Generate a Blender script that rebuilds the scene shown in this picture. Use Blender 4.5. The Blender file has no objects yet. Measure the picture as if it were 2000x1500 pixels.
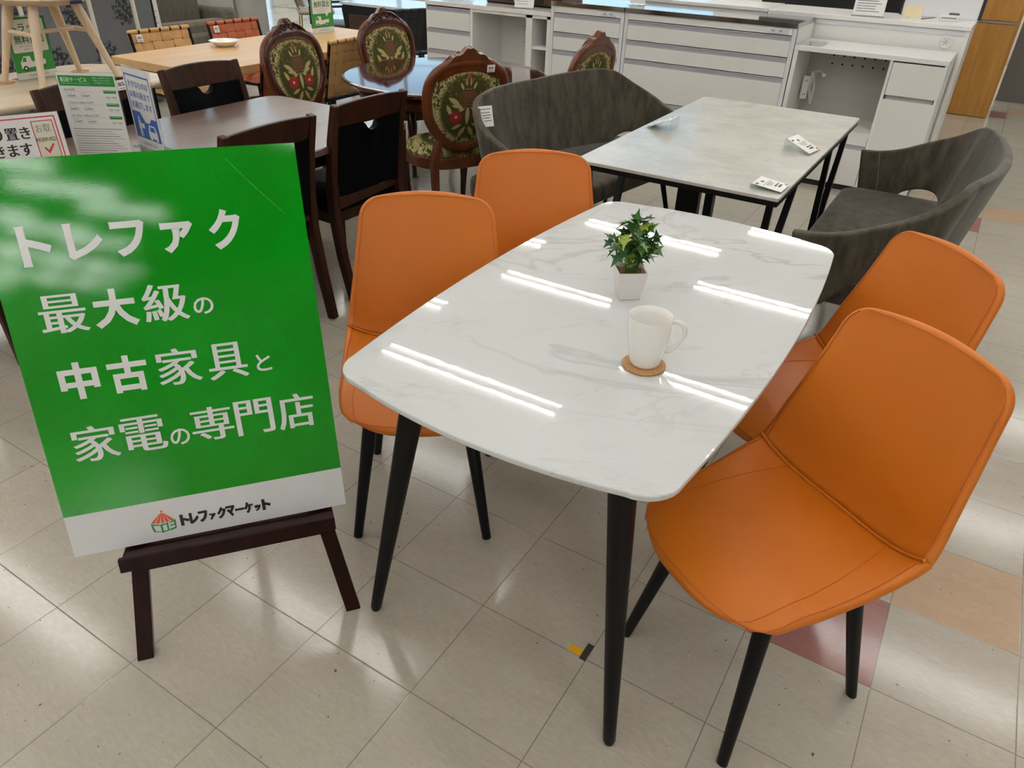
import bpy, bmesh, math, random
from mathutils import Vector, Matrix
random.seed(7)
C = bpy.context.scene.collection
SC = bpy.context.scene
PI = math.pi

# ------------------------------------------------------------------ camera
CAM_H = 1.532
cam_data = bpy.data.cameras.new('camera'); cam_data.sensor_fit = 'HORIZONTAL'; cam_data.sensor_width = 36.0
cam_data.lens = 36.0 * 1428.54 / 2000.0
cam_data.clip_start = 0.05; cam_data.clip_end = 200
cam = bpy.data.objects.new('camera', cam_data); C.objects.link(cam)
def cam_axes(pitch, roll, yaw):
    fw = Vector((math.sin(yaw)*math.cos(pitch), math.cos(yaw)*math.cos(pitch), -math.sin(pitch)))
    r = Vector((math.cos(yaw), -math.sin(yaw), 0)); u = r.cross(fw)
    c, s = math.cos(roll), math.sin(roll)
    return c*r + s*u, -s*r + c*u, fw
_r, _u, _f = cam_axes(0.573339, 0.033062, -0.540776)
cam.matrix_world = Matrix(((_r.x, _u.x, -_f.x, 0), (_r.y, _u.y, -_f.y, 0), (_r.z, _u.z, -_f.z, CAM_H), (0, 0, 0, 1)))
SC.camera = cam

# ------------------------------------------------------------------ world, sun, exposure
world = bpy.data.worlds.new('sky'); SC.world = world; world.use_nodes = True
wn = world.node_tree; wn.nodes.clear()
w_out = wn.nodes.new('ShaderNodeOutputWorld'); w_bg = wn.nodes.new('ShaderNodeBackground')
w_sky = wn.nodes.new('ShaderNodeTexSky'); w_sky.sky_type = 'HOSEK_WILKIE'; w_sky.turbidity = 3.0
w_sky.sun_direction = Vector((-0.5, 0.45, 0.7)).normalized()
wn.links.new(w_sky.outputs[0], w_bg.inputs[0]); w_bg.inputs[1].default_value = 6.0
wn.links.new(w_bg.outputs[0], w_out.inputs[0])
sun_data = bpy.data.lights.new('sun', 'SUN'); sun_data.energy = 5.0; sun_data.angle = math.radians(0.6); sun_data.color = (1.0, 0.95, 0.86)
sun = bpy.data.objects.new('sun', sun_data); C.objects.link(sun); sun.rotation_euler = Vector((0.25, -0.75, -0.61)).to_track_quat('-Z', 'Y').to_euler()
sun.location = (-6, 18, 12)
TUBE_STRENGTH = 25.0
CEIL_Z = 4.45
SC.view_settings.view_transform = 'Standard'; SC.view_settings.look = 'None'
SC.view_settings.gamma = 1.0; SC.view_settings.exposure = 0.0
SC.view_settings.use_curve_mapping = False
SC.cycles.max_bounces = 8; SC.cycles.diffuse_bounces = 4; SC.cycles.glossy_bounces = 4; SC.cycles.transparent_max_bounces = 12
SC.cycles.caustics_reflective = False; SC.cycles.caustics_refractive = False
SC.cycles.sample_clamp_indirect = 6.0
SC.cycles.use_denoising = True

# ------------------------------------------------------------------ material helpers
def s2l(c): return c/12.92 if c <= 0.04045 else ((c+0.055)/1.055)**2.4
def col(h):
    h = h.lstrip('#'); return tuple(s2l(int(h[i:i+2], 16)/255) for i in (0, 2, 4)) + (1.0,)
class NT:
    def __init__(self, name):
        self.m = bpy.data.materials.new(name); self.m.use_nodes = True; self.t = self.m.node_tree; self.t.nodes.clear()
        self.out = self.n('ShaderNodeOutputMaterial'); self.b = self.n('ShaderNodeBsdfPrincipled')
        self.l(self.b.outputs[0], self.out.inputs[0])
    def n(self, t): return self.t.nodes.new(t)
    def l(self, a, b): self.t.links.new(a, b)
    def put(self, v, sock):
        if hasattr(v, 'is_output'): self.l(v, sock)
        elif v is not None: sock.default_value = v
    def set(self, k, v): self.put(v, self.b.inputs[k]); return self
    def math(self, op, a, b=None, c=None, clamp=False):
        n = self.n('ShaderNodeMath'); n.operation = op; n.use_clamp = clamp
        self.put(a, n.inputs[0])
        if b is not None: self.put(b, n.inputs[1])
        if c is not None: self.put(c, n.inputs[2])
        return n.outputs[0]
    def mix(self, f, a, b, blend='MIX'):
        n = self.n('ShaderNodeMix'); n.data_type = 'RGBA'; n.blend_type = blend
        self.put(f, n.inputs[0]); self.put(a, n.inputs[6]); self.put(b, n.inputs[7]); return n.outputs[2]
    def noise(self, vec, scale, detail=3, rough=0.5, dist=0.0, out='Fac'):
        n = self.n('ShaderNodeTexNoise'); self.put(vec, n.inputs['Vector']); n.inputs['Scale'].default_value = scale
        n.inputs['Detail'].default_value = detail; n.inputs['Roughness'].default_value = rough; n.inputs['Distortion'].default_value = dist
        return n.outputs[out]
    def voro(self, vec, scale, feature='F1', out='Distance'):
        n = self.n('ShaderNodeTexVoronoi'); n.feature = feature; self.put(vec, n.inputs['Vector']); n.inputs['Scale'].default_value = scale
        return n.outputs[out]
    def ramp(self, v, lo, hi, a=0.0, b=1.0):
        n = self.n('ShaderNodeMapRange'); n.clamp = True; self.put(v, n.inputs[0])
        for i, q in enumerate((lo, hi, a, b)): n.inputs[i+1].default_value = q
        return n.outputs[0]
    def obj(self): return self.n('ShaderNodeTexCoord').outputs['Object']
    def pos(self): return self.n('ShaderNodeNewGeometry').outputs['Position']
    def xyz(self, v):
        n = self.n('ShaderNodeSeparateXYZ'); self.l(v, n.inputs[0]); return n.outputs
    def vec(self, x, y, z):
        n = self.n('ShaderNodeCombineXYZ'); self.put(x, n.inputs[0]); self.put(y, n.inputs[1]); self.put(z, n.inputs[2]); return n.outputs[0]
    def mapping(self, v, scale=(1, 1, 1), rot=(0, 0, 0)):
        n = self.n('ShaderNodeMapping'); self.l(v, n.inputs[0]); n.inputs['Scale'].default_value = scale; n.inputs['Rotation'].default_value = rot
        return n.outputs[0]
    def bump(self, h, strength=0.1, dist=0.01):
        n = self.n('ShaderNodeBump'); n.inputs['Strength'].default_value = strength; n.inputs['Distance'].default_value = dist
        self.l(h, n.inputs['Height']); self.l(n.outputs[0], self.b.inputs['Normal']); return self
def mat(name, c, rough=0.5, metal=0.0, spec=0.5, coat=0.0, grain=0.0, gscale=200, bump=0.0, bscale=200):
    k = NT(name); cc = col(c) if isinstance(c, str) else c
    k.set('Roughness', rough).set('Metallic', metal).set('Specular IOR Level', spec).set('Coat Weight', coat)
    if grain:
        f = k.noise(k.obj(), gscale, 3)
        d = tuple(x*(1-grain) for x in cc[:3]) + (1,)
        k.set('Base Color', k.mix(f, d, tuple(min(1, x*(1+grain)) for x in cc[:3]) + (1,)))
    else: k.set('Base Color', cc)
    if bump: k.bump(k.noise(k.obj(), bscale, 4), bump, 0.002)
    return k.m
def wood(name, c1, c2, axis='Y', rough=0.35, scale=1.0, coat=0.0, sp=0.35):
    k = NT(name); o = k.obj()
    st = {'X': (1.2, 18, 18), 'Y': (18, 1.2, 18), 'Z': (18, 18, 1.2)}[axis]
    v = k.mapping(o, tuple(q*scale for q in st))
    a = k.noise(v, 1.0, 5, 0.6, 0.6)
    b = k.noise(k.mapping(o, tuple(q*scale*5 for q in st)), 1.0, 3, 0.6)
    f = k.ramp(k.math('ADD', k.math('MULTIPLY', a, 0.7), k.math('MULTIPLY', b, 0.3)), 0.32, 0.68)
    k.set('Base Color', k.mix(f, col(c1), col(c2))).set('Roughness', rough).set('Coat Weight', coat).set('Coat Roughness', 0.08).set('Specular IOR Level', sp)
    k.bump(b, 0.04, 0.001)
    return k.m
def emis(name, c, s):
    k = NT(name); k.set('Base Color', (0.9, 0.9, 0.9, 1)).set('Emission Color', c).set('Emission Strength', s); return k.m
def clear(name, tint='#f4f8f7', refl=0.9):
    k = NT(name); t = k.t
    tr = k.n('ShaderNodeBsdfTransparent'); tr.inputs[0].default_value = col(tint)
    gl = k.n('ShaderNodeBsdfGlossy'); gl.inputs['Roughness'].default_value = 0.02; gl.inputs[0].default_value = (refl, refl, refl, 1)
    fr = k.n('ShaderNodeLayerWeight'); fr.inputs[0].default_value = 0.5
    mx = k.n('ShaderNodeMixShader'); k.l(k.ramp(k.math('POWER', fr.outputs['Facing'], 4.0), 0.0, 1.0, 0.05, 0.75), mx.inputs[0]); k.l(tr.outputs[0], mx.inputs[1]); k.l(gl.outputs[0], mx.inputs[2])
    k.l(mx.outputs[0], k.out.inputs[0]); return k.m

# ------------------------------------------------------------------ mesh helpers
def rotm(rx=0, ry=0, rz=0): return Matrix.Rotation(rz, 4, 'Z') @ Matrix.Rotation(ry, 4, 'Y') @ Matrix.Rotation(rx, 4, 'X')
class MB:
    def __init__(self): self.v = []; self.f = []
    def add(self, vs, fs, M=None):
        o = len(self.v)
        self.v += [tuple(M @ Vector(q)) if M is not None else tuple(q) for q in vs]
        self.f += [tuple(i+o for i in f) for f in fs]; return self
    def box(self, c, s, M=None):
        x, y, z = (q/2 for q in s)
        vs = [(c[0]+a*x, c[1]+b*y, c[2]+d*z) for d in (-1, 1) for b in (-1, 1) for a in (-1, 1)]
        return self.add(vs, [(0, 2, 3, 1), (4, 5, 7, 6), (0, 1, 5, 4), (2, 6, 7, 3), (0, 4, 6, 2), (1, 3, 7, 5)], M)
    def box2(self, a, b, M=None):
        return self.box([(p+q)/2 for p, q in zip(a, b)], [abs(q-p) for p, q in zip(a, b)], M)
    def tube(self, pts, rad, n=10, M=None, flat=None, cap=True, up=None):
        pts = [Vector(q) for q in pts]; N = len(pts)
        if not hasattr(rad, '__len__'): rad = [rad]*N
        vs = []; fs = []
        t0 = (pts[1]-pts[0]).normalized()
        ref = Vector(up) if up else (Vector((0, 0, 1)) if abs(t0.z) < 0.9 else Vector((1, 0, 0)))
        a = (ref - t0*ref.dot(t0)).normalized()
        for i in range(N):
            t = (pts[min(i+1, N-1)] - pts[max(i-1, 0)]).normalized()
            a = (a - t*a.dot(t)); a = a.normalized() if a.length > 1e-6 else Vector((1, 0, 0)); b = t.cross(a)
            r = rad[i]; ra, rb = (r if hasattr(r, '__len__') else (r, r))
            for j in range(n):
                an = 2*PI*(j+0.5)/n
                if flat: # rectangular section
                    ca, sa = math.cos(an), math.sin(an); m = max(abs(ca), abs(sa)); ca /= m; sa /= m
                else: ca, sa = math.cos(an), math.sin(an)
                vs.append(pts[i] + a*ca*ra + b*sa*rb)
        for i in range(N-1):
            for j in range(n):
                k = (j+1) % n; fs.append((i*n+j, i*n+k, (i+1)*n+k, (i+1)*n+j))
        if cap: fs.append(tuple(reversed(range(n)))); fs.append(tuple((N-1)*n+j for j in range(n)))
        return self.add(vs, fs, M)
    def ring(self, pts, ra, rb, n=8, M=None, nrm=None):
        # closed loop sweep; nrm = plane normal
        pts = [Vector(q) for q in pts]; N = len(pts); vs = []; fs = []; nv = Vector(nrm or (0, 0, 1))
        for i in range(N):
            t = (pts[(i+1) % N]-pts[i-1]).normalized(); b = t.cross(nv).normalized(); a = b.cross(t)
            for j in range(n):
                an = 2*PI*(j+0.5)/n; vs.append(pts[i] + a*math.cos(an)*ra + b*math.sin(an)*rb)
        for i in range(N):
            for j in range(n):
                k = (j+1) % n; q = (i+1) % N; fs.append((i*n+j, i*n+k, q*n+k, q*n+j))
        return self.add(vs, fs, M)
    def lathe(self, prof, n=32, M=None, closed=False):
        vs = []; fs = []; N = len(prof)
        for r, z in prof:
            for j in range(n): vs.append((r*math.cos(2*PI*j/n), r*math.sin(2*PI*j/n), z))
        for i in range(N-1 if not closed else N):
            q = (i+1) % N
            for j in range(n):
                k = (j+1) % n; fs.append((i*n+j, i*n+k, q*n+k, q*n+j))
        if not closed:
            if prof[0][0] > 1e-5: fs.append(tuple(reversed(range(n))))
            if prof[-1][0] > 1e-5: fs.append(tuple((N-1)*n+j for j in range(n)))
        return self.add(vs, fs, M)
    def prism(self, poly, z0, z1, M=None):
        n = len(poly); vs = [(x, y, z0) for x, y in poly] + [(x, y, z1) for x, y in poly]
        return self.add(vs, [tuple(reversed(range(n))), tuple(range(n, 2*n))] + [(i, (i+1) % n, n+(i+1) % n, n+i) for i in range(n)], M)
    def slab(self, poly, z0, z1, r=0.003, M=None):
        # prism with a small rounded top and bottom edge
        n = len(poly); cx = sum(p[0] for p in poly)/n; cy = sum(p[1] for p in poly)/n
        def inset(d):
            out = []
            for i in range(n):
                a = Vector(poly[i-1]); b = Vector(poly[i]); c = Vector(poly[(i+1) % n])
                e = ((b-a).normalized()+(c-b).normalized()); e = e.normalized() if e.length > 1e-6 else Vector((1, 0))
                out.append((b.x - e.y*d, b.y + e.x*d))
            return out
        layers = [(r, z0), (r*0.3, z0+r*0.3), (0, z0+r), (0, z1-r), (r*0.3, z1-r*0.3), (r, z1)]
        vs = []; fs = []
        for d, z in layers: vs += [(x, y, z) for x, y in inset(d)]
        for i in range(len(layers)-1):
            for j in range(n): fs.append((i*n+j, i*n+(j+1) % n, (i+1)*n+(j+1) % n, (i+1)*n+j))
        fs.append(tuple(reversed(range(n)))); fs.append(tuple((len(layers)-1)*n+j for j in range(n)))
        return self.add(vs, fs, M)
    def grid(self, fn, nu, nv, M=None):
        vs = [fn(i/nu, j/nv) for j in range(nv+1) for i in range(nu+1)]
        fs = [(j*(nu+1)+i, j*(nu+1)+i+1, (j+1)*(nu+1)+i+1, (j+1)*(nu+1)+i) for j in range(nv) for i in range(nu)]
        return self.add(vs, fs, M)
    def sphere(self, c, r, n=12, m=8, M=None):
        rx, ry, rz = r if hasattr(r, '__len__') else (r, r, r)
        vs = [(c[0], c[1], c[2]-rz)]; fs = []
        for i in range(1, m):
            ph = -PI/2 + PI*i/m
            for j in range(n): vs.append((c[0]+rx*math.cos(ph)*math.cos(2*PI*j/n), c[1]+ry*math.cos(ph)*math.sin(2*PI*j/n), c[2]+rz*math.sin(ph)))
        vs.append((c[0], c[1], c[2]+rz)); L = len(vs)-1
        for j in range(n): fs.append((0, 1+(j+1) % n, 1+j)); fs.append((L, L-n+j, L-n+(j+1) % n))
        for i in range(m-2):
            for j in range(n): fs.append((1+i*n+j, 1+i*n+(j+1) % n, 1+(i+1)*n+(j+1) % n, 1+(i+1)*n+j))
        return self.add(vs, fs, M)
    def build(self, name, m, parent=None, smooth=35, bevel=0, solid=0, sub=0, seg=2, label=None, off=-1, weld=False):
        me = bpy.data.meshes.new(name); me.from_pydata(self.v, [], self.f); me.update()
        bm = bmesh.new(); bm.from_mesh(me)
        if weld: bmesh.ops.remove_doubles(bm, verts=bm.verts, dist=1e-5)
        if not solid: bmesh.ops.recalc_face_normals(bm, faces=bm.faces)
        for e in bm.edges:
            if smooth and len(e.link_faces) == 2 and e.calc_face_angle(0) > math.radians(smooth): e.smooth = False
        for f in bm.faces: f.smooth = bool(smooth)
        bm.to_mesh(me); bm.free()
        o = bpy.data.objects.new(name, me); C.objects.link(o); me.materials.append(m)
        if parent: o.parent = parent
        if solid:
            q = o.modifiers.new('solid', 'SOLIDIFY'); q.thickness = solid; q.offset = off
        if bevel:
            q = o.modifiers.new('bevel', 'BEVEL'); q.width = bevel; q.segments = seg; q.limit_method = 'ANGLE'; q.angle_limit = math.radians(40)
        if sub:
            q = o.modifiers.new('sub', 'SUBSURF'); q.levels = sub; q.render_levels = sub
        if label: o['label'] = label
        return o
def arc_poly(hw, hd, r, n=6, cx=0, cy=0):
    p = []
    for sx, sy, a0 in ((1, 1, 0), (-1, 1, PI/2), (-1, -1, PI), (1, -1, 3*PI/2)):
        for i in range(n+1):
            a = a0 + PI/2*i/n; p.append((cx+sx*(hw-r)+r*math.cos(a), cy+sy*(hd-r)+r*math.sin(a)))
    return p
def tag(o, label, cat, group=None, kind=None):
    o['label'] = label; o['category'] = cat
    if group: o['group'] = group
    if kind: o['kind'] = kind
    return o
def thing(name, label, cat, loc=(0, 0, 0), rz=0, group=None):
    o = bpy.data.objects.new(name, None); C.objects.link(o); o.empty_display_size = 0.05
    o.location = loc; o.rotation_euler = (0, 0, rz); return tag(o, label, cat, group)
def copy_tree(o, parent=None):
    c = o.copy(); C.objects.link(c)
    if parent: c.parent = parent
    for ch in list(o.children): copy_tree(ch, c)
    return c
def dup(o, loc, rz, label, group=None):
    c = copy_tree(o); c.location = loc; c.rotation_euler = (0, 0, rz); c['label'] = label
    if group: c['group'] = group
    return c
def structure(mb, name, m, **k):
    o = mb.build(name, m, **k); o['kind'] = 'structure'; return o
_fonts = {}
def text_geo(s, size, bold=0.0, align='CENTER', shear=0.0):
    cu = bpy.data.curves.new('t', 'FONT'); cu.body = s; cu.size = size; cu.align_x = align; cu.align_y = 'CENTER'
    cu.offset = bold; cu.shear = shear; cu.resolution_u = 3
    o = bpy.data.objects.new('t', cu); C.objects.link(o)
    me = bpy.data.meshes.new_from_object(o.evaluated_get(bpy.context.evaluated_depsgraph_get()))
    vs = [tuple(v.co) for v in me.vertices]; fs = [tuple(p.vertices) for p in me.polygons]
    bpy.data.objects.remove(o); bpy.data.curves.remove(cu); bpy.data.meshes.remove(me)
    return vs, fs
def glyph(mb, s, cx, cy, w, h, bold=0.0, z=0.0, M=None, size=None):
    # writes s so its outline fills the box w x h about (cx, cy); size keeps the natural proportions instead
    vs, fs = text_geo(s, 1.0 if size is None else size, bold if size is None else bold)
    if not vs: return
    x0, x1 = min(v[0] for v in vs), max(v[0] for v in vs); y0, y1 = min(v[1] for v in vs), max(v[1] for v in vs)
    if size is None: kx, ky = w/(x1-x0), h/(y1-y0)
    else:
        kx = ky = 1.0
        if w and (x1-x0) > 0: kx = w/(x1-x0)
    mb.add([(cx+(v[0]-(x0+x1)/2)*kx, cy+(v[1]-(y0+y1)/2)*ky, z) for v in vs], fs, M)

# ------------------------------------------------------------------ setting
T = 0.303
def floor_mat():
    k = NT('vinyl_tile_floor'); P = k.pos(); x, y, z = k.xyz(P)
    u = k.math('DIVIDE', k.math('ADD', x, 0.4132), T); v = k.math('DIVIDE', k.math('SUBTRACT', y, 1.0828), T)
    cu, cv = k.math('FLOOR', u), k.math('FLOOR', v); fu, fv = k.math('FRACT', u), k.math('FRACT', v)
    w = k.n('ShaderNodeTexWhiteNoise'); w.noise_dimensions = '2D'; k.l(k.vec(cu, cv, 0.0), w.inputs['Vector']); rnd = w.outputs['Value']
    base = k.mix(rnd, col('#b5ada0'), col('#afaa9e'))
    st = k.noise(k.vec(k.math('ADD', k.math('MULTIPLY', u, 2.0), k.math('MULTIPLY', rnd, 40)), k.math('MULTIPLY', v, 5.0), rnd), 1.0, 3, 0.5, 0.4)
    base = k.mix(k.ramp(st, 0.25, 0.85, 0.0, 0.40), base, col('#9d9587'))
    isx1 = k.math('COMPARE', cu, 1.0, 0.1); isx2 = k.math('COMPARE', cu, 2.0, 0.1)
    m1 = k.math('COMPARE', k.math('FLOORED_MODULO', k.math('SUBTRACT', cv, 1.0), 12.0), 0.0, 0.1)
    m2 = k.math('COMPARE', k.math('FLOORED_MODULO', k.math('SUBTRACT', cv, 2.0), 12.0), 0.0, 0.1)
    base = k.mix(k.math('MULTIPLY', isx1, m1), base, k.mix(st, col('#885a55'), col('#9e6e68')))
    base = k.mix(k.math('MULTIPLY', isx2, m2), base, k.mix(st, col('#ae947a'), col('#c0a68c')))
    fg = k.noise(k.mapping(P, (40, 120, 1), (0, 0, 0.4)), 1.0, 4, 0.65); base = k.mix(k.ramp(fg, 0.45, 0.75, 0, 0.30), base, col('#948b7c')); base = k.mix(k.ramp(fg, 0.45, 0.2, 0, 0.25), base, col('#cbc4b8'))
    # dirt: faint scuffs, round marks and specks
    sc = k.noise(k.mapping(P, (6, 60, 1), (0, 0, 0.9)), 1.0, 2, 0.5, 0.5)
    base = k.mix(k.ramp(sc, 0.70, 0.80, 0, 0.35), base, col('#8d8475'))
    sp = k.noise(P, 75, 1, 0.4); big = k.noise(P, 5, 2)
    base = k.mix(k.math('MULTIPLY', k.ramp(sp, 0.745, 0.775, 0, 1), k.ramp(big, 0.45, 0.6, 0.1, 0.9)), base, col('#4c453b'))
    vr = k.voro(P, 7.0); ring = k.math('COMPARE', vr, 0.075, 0.0035)
    rc = k.voro(P, 7.0, out='Color'); rs = k.n('ShaderNodeSeparateColor'); k.l(rc, rs.inputs[0])
    base = k.mix(k.math('MULTIPLY', k.math('MULTIPLY', ring, k.math('GREATER_THAN', rs.outputs[0], 0.8)), 0.4), base, col('#8a8172'))
    seam = 0.0045
    du = k.math('MINIMUM', fu, k.math('SUBTRACT', 1.0, fu)); dv = k.math('MINIMUM', fv, k.math('SUBTRACT', 1.0, fv))
    d = k.math('MINIMUM', du, dv)
    base = k.mix(k.ramp(d, seam*0.5, seam*1.3, 0.6, 0), base, col('#4a4238'))
    k.set('Base Color', base)
    k.set('Roughness', 0.13).set('Specular IOR Level', 0.55)
    wav = k.noise(k.mapping(P, (3, 14, 1)), 1.0, 3, 0.55)
    k.bump(k.math('ADD', k.math('ADD', k.math('MULTIPLY', wav, 0.7), k.math('MULTIPLY', fg, 0.06)), k.ramp(d, 0, seam*1.5, 0, 0.6)), 0.08, 0.004)
    return k.m
structure(MB().box2((-14, -28, -0.1), (24, 13, 0)), 'floor', floor_mat(), smooth=0)
WHITE_WALL = mat('painted_wall', '#d9d6cf', 0.7, grain=0.03, gscale=4)
structure(MB().box2((-14, -28, CEIL_Z), (24, 13, CEIL_Z+0.1)), 'ceiling', mat('ceiling_board', '#c4c2bc', 0.8, grain=0.03, gscale=6), smooth=0)
structure(MB().box2((24, -28, 0), (24.1, 13, CEIL_Z)), 'wall_right', WHITE_WALL, smooth=0)
structure(MB().box2((-14, -28.1, 0), (24, -28, CEIL_Z)), 'wall_front', WHITE_WALL, smooth=0)
ALU = mat('window_aluminium', '#b9bbbb', 0.35, 0.8)
GLASS = clear('window_glass', '#eef5f4')
# back wall: glazed shopfront on its left part; left wall glazed too
def wall_with_opening(name, a, b, fixed, axis, o0, o1, z0, z1):
    m = MB()
    def bx(p0, p1, q0, q1):
        if axis == 'X': m.box2((p0, fixed, q0), (p1, fixed+0.12, q1))
        else: m.box2((fixed-0.12, p0, q0), (fixed, p1, q1))
    bx(a, o0, 0, CEIL_Z); bx(o1, b, 0, CEIL_Z); bx(o0, o1, 0, z0); bx(o0, o1, z1, CEIL_Z)
    structure(m, name, WHITE_WALL, smooth=0)
def window(name, o0, o1, fixed, axis, z0, z1, n):
    f = MB(); g = MB()
    def bx(m, p0, p1, q0, q1, t):
        if axis == 'X': m.box2((p0, fixed+0.06-t, q0), (p1, fixed+0.06+t, q1))
        else: m.box2((fixed-0.06-t, p0, q0), (fixed-0.06+t, p1, q1))
    for i in range(n+1):
        p = o0 + (o1-o0)*i/n; bx(f, p-0.03, p+0.03, z0, z1, 0.04)
    bx(f, o0, o1, z0, z0+0.07, 0.045); bx(f, o0, o1, z1-0.07, z1, 0.045); bx(f, o0, o1, 2.35, 2.41, 0.04)
    bx(g, o0, o1, z0+0.02, z1-0.02, 0.004)
    w = structure(f, name, ALU, smooth=0); g.build('pane', GLASS, w, smooth=0)
wall_with_opening('wall_back', -14, 24, 13, 'X', -13.5, -4.2, 0.12, 4.2)
window('window_1', -13.5, -4.2, 13, 'X', 0.12, 4.2, 7)
wall_with_opening('wall_left', -28, 13, -14, 'Y', 4.5, 12.6, 0.12, 4.2)
window('window_2', 4.5, 12.6, -14, 'Y', 0.12, 4.2, 6)
# forecourt outside the windows
structure(MB().box2((-40, -10, -0.25), (12, 50, -0.12)), 'trim_1', mat('forecourt_paving', '#b7b2a8', 0.8, grain=0.1, gscale=3), smooth=0)

# ------------------------------------------------------------------ ceiling lights (seen mirrored in the table top and the floor)
FIX = mat('lamp_housing', '#e8e8e6', 0.5); TUBE = emis('fluorescent_tube', (1.0, 0.98, 0.945, 1), TUBE_STRENGTH)
def lamp_proto():
    t = thing('ceiling_light', 'white twin tube batten light on ceiling', 'ceiling light', (0, 0, CEIL_Z), 0, 'twin tube lights on the ceiling')
    h = MB(); h.prism([(-0.125, 0), (0.125, 0), (0.04, -0.035), (-0.04, -0.035)], -1.20, 1.20, Matrix(((0, 0, 1, 0), (1, 0, 0, 0), (0, 1, 0, 0), (0, 0, 0, 1))))
    h.box((-1.19, 0, -0.04), (0.02, 0.22, 0.03)).box((1.19, 0, -0.04), (0.02, 0.14, 0.03))
    h.build('housing', FIX, t, smooth=0)
    for s in (-1, 1): MB().tube([(-1.175, s*0.085, -0.05), (1.175, s*0.085, -0.05)], 0.015, 8).build('tube', TUBE, t)
    return t
proto = None
for ci in range(-4, 11):
    x = (-2.52 + 1.53*ci)*1.613
    for ri in range(-12, 5):
        y = (3.58 + 1.65*ri + (0.80 if ci % 2 else 0.0))*1.613
        if y < -26.5 or y > 12.5 or x < -12.6 or x > 22: continue
        if (y < -7.5 and not (-0.42*y < x < -0.84*y)) or (x > 7 and y > -6): continue
        if proto is None: proto = lamp_proto(); proto.location = (x, y, CEIL_Z)
        else: dup(proto, (x, y, CEIL_Z), 0, 'white twin tube batten light on ceiling')

# ------------------------------------------------------------------ marble table
def marble():
    k = NT('white_marble_ceramic'); o = k.obj()
    base = k.mix(k.noise(o, 2.2, 4, 0.6), col('#cccecd'), col('#d7d9d9'))
    r = k.mapping(o, (1.0, 1.0, 1.0), (0, 0, -0.55))
    for sc, wd, amt, c, off in ((1.7, 0.018, 0.62, '#a9aaab', 0.3), (3.1, 0.012, 0.40, '#b4b5b6', 3.7), (1.1, 0.05, 0.35, '#c3c4c4', 9.0)):
        v = k.n('ShaderNodeVectorMath'); v.operation = 'ADD'; k.l(k.mapping(r, (0.55, 1.5, 1)), v.inputs[0]); v.inputs[1].default_value = (off, off*1.7, 0)
        nz = k.noise(v.outputs[0], sc, 4, 0.58, 0.9)
        ln = k.ramp(k.math('ABSOLUTE', k.math('SUBTRACT', nz, 0.5)), 0.0, wd, 1, 0)
        ms = k.ramp(k.noise(v.outputs[0], sc*0.9, 2), 0.42, 0.62, 0, 1)
        base = k.mix(k.math('MULTIPLY', k.math('MULTIPLY', ln, ms), amt), base, col(c))
    k.set('Base Color', base).set('Roughness', 0.012).set('Specular IOR Level', 0.55)
    k.bump(k.noise(o, 38, 1, 0.4), 0.02, 0.001)
    return k.m
BLACK = mat('black_powder_coat', '#060607', 0.42, spec=0.22); BLACKM = mat('matte_black_metal', '#050506', 0.5, spec=0.2)
MT = thing('dining_table', 'white marble-effect dining table with rounded boat-shaped top and black tapered legs', 'table', (-0.608, 1.56, 0))
def boat(hw, hd, bx, by, r, n=14):
    # bulging rounded rectangle
    p = []
    corners = [(hw, hd), (-hw, hd), (-hw, -hd), (hw, -hd)]
    def side(a, b, bul, nrm):
        for i in range(1, n):
            t = i/n; q = 4*t*(1-t); p.append((a[0]+(b[0]-a[0])*t+nrm[0]*bul*q, a[1]+(b[1]-a[1])*t+nrm[1]*bul*q))
    def corner(c, sx, sy):
        a0 = {(1, 1): 0, (-1, 1): PI/2, (-1, -1): PI, (1, -1): 1.5*PI}[(sx, sy)]
        for i in range(9):
            a = a0 + PI/2*i/8; p.append((c[0]-sx*r+r*math.cos(a), c[1]-sy*r+r*math.sin(a)))
    corner(corners[0], 1, 1); side((hw-r, hd), (-hw+r, hd), by, (0, 1))
    corner(corners[1], -1, 1); side((-hw, hd-r), (-hw, -hd+r), bx, (-1, 0))
    corner(corners[2], -1, -1); side((-hw+r, -hd), (hw-r, -hd), by, (0, -1))
    corner(corners[3], 1, -1); side((hw, -hd+r), (hw, hd-r), bx, (1, 0))
    return p
MB().slab(boat(0.372, 0.668, 0.034, 0.034, 0.075), 0.717, 0.730, 0.003).build('tabletop', marble(), MT, smooth=18)
fr = MB()
for sx in (-1, 1): fr.box((sx*0.24, 0, 0.705), (0.04, 1.02, 0.022))
for sy in (-1, 1): fr.box((0, sy*0.50, 0.705), (0.50, 0.04, 0.022))
fr.build('under_frame', BLACKM, MT, smooth=0)
for sx in (-1, 1):
    for sy in (-1, 1):
        a = Vector((sx*0.24, sy*0.535, 0.70)); b = Vector((sx*0.335, sy*0.64, 0.0))
        lg = MB(); N = 12
        pts = [a+(b-a)*(i/N*0.985) for i in range(N+1)] + [b]
        rad = [0.030 - 0.016*(i/N) for i in range(N+1)] + [0.010]
        lg.tube(pts, rad, 20); L = lg.build('leg', BLACK, MT, smooth=50)

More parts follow.
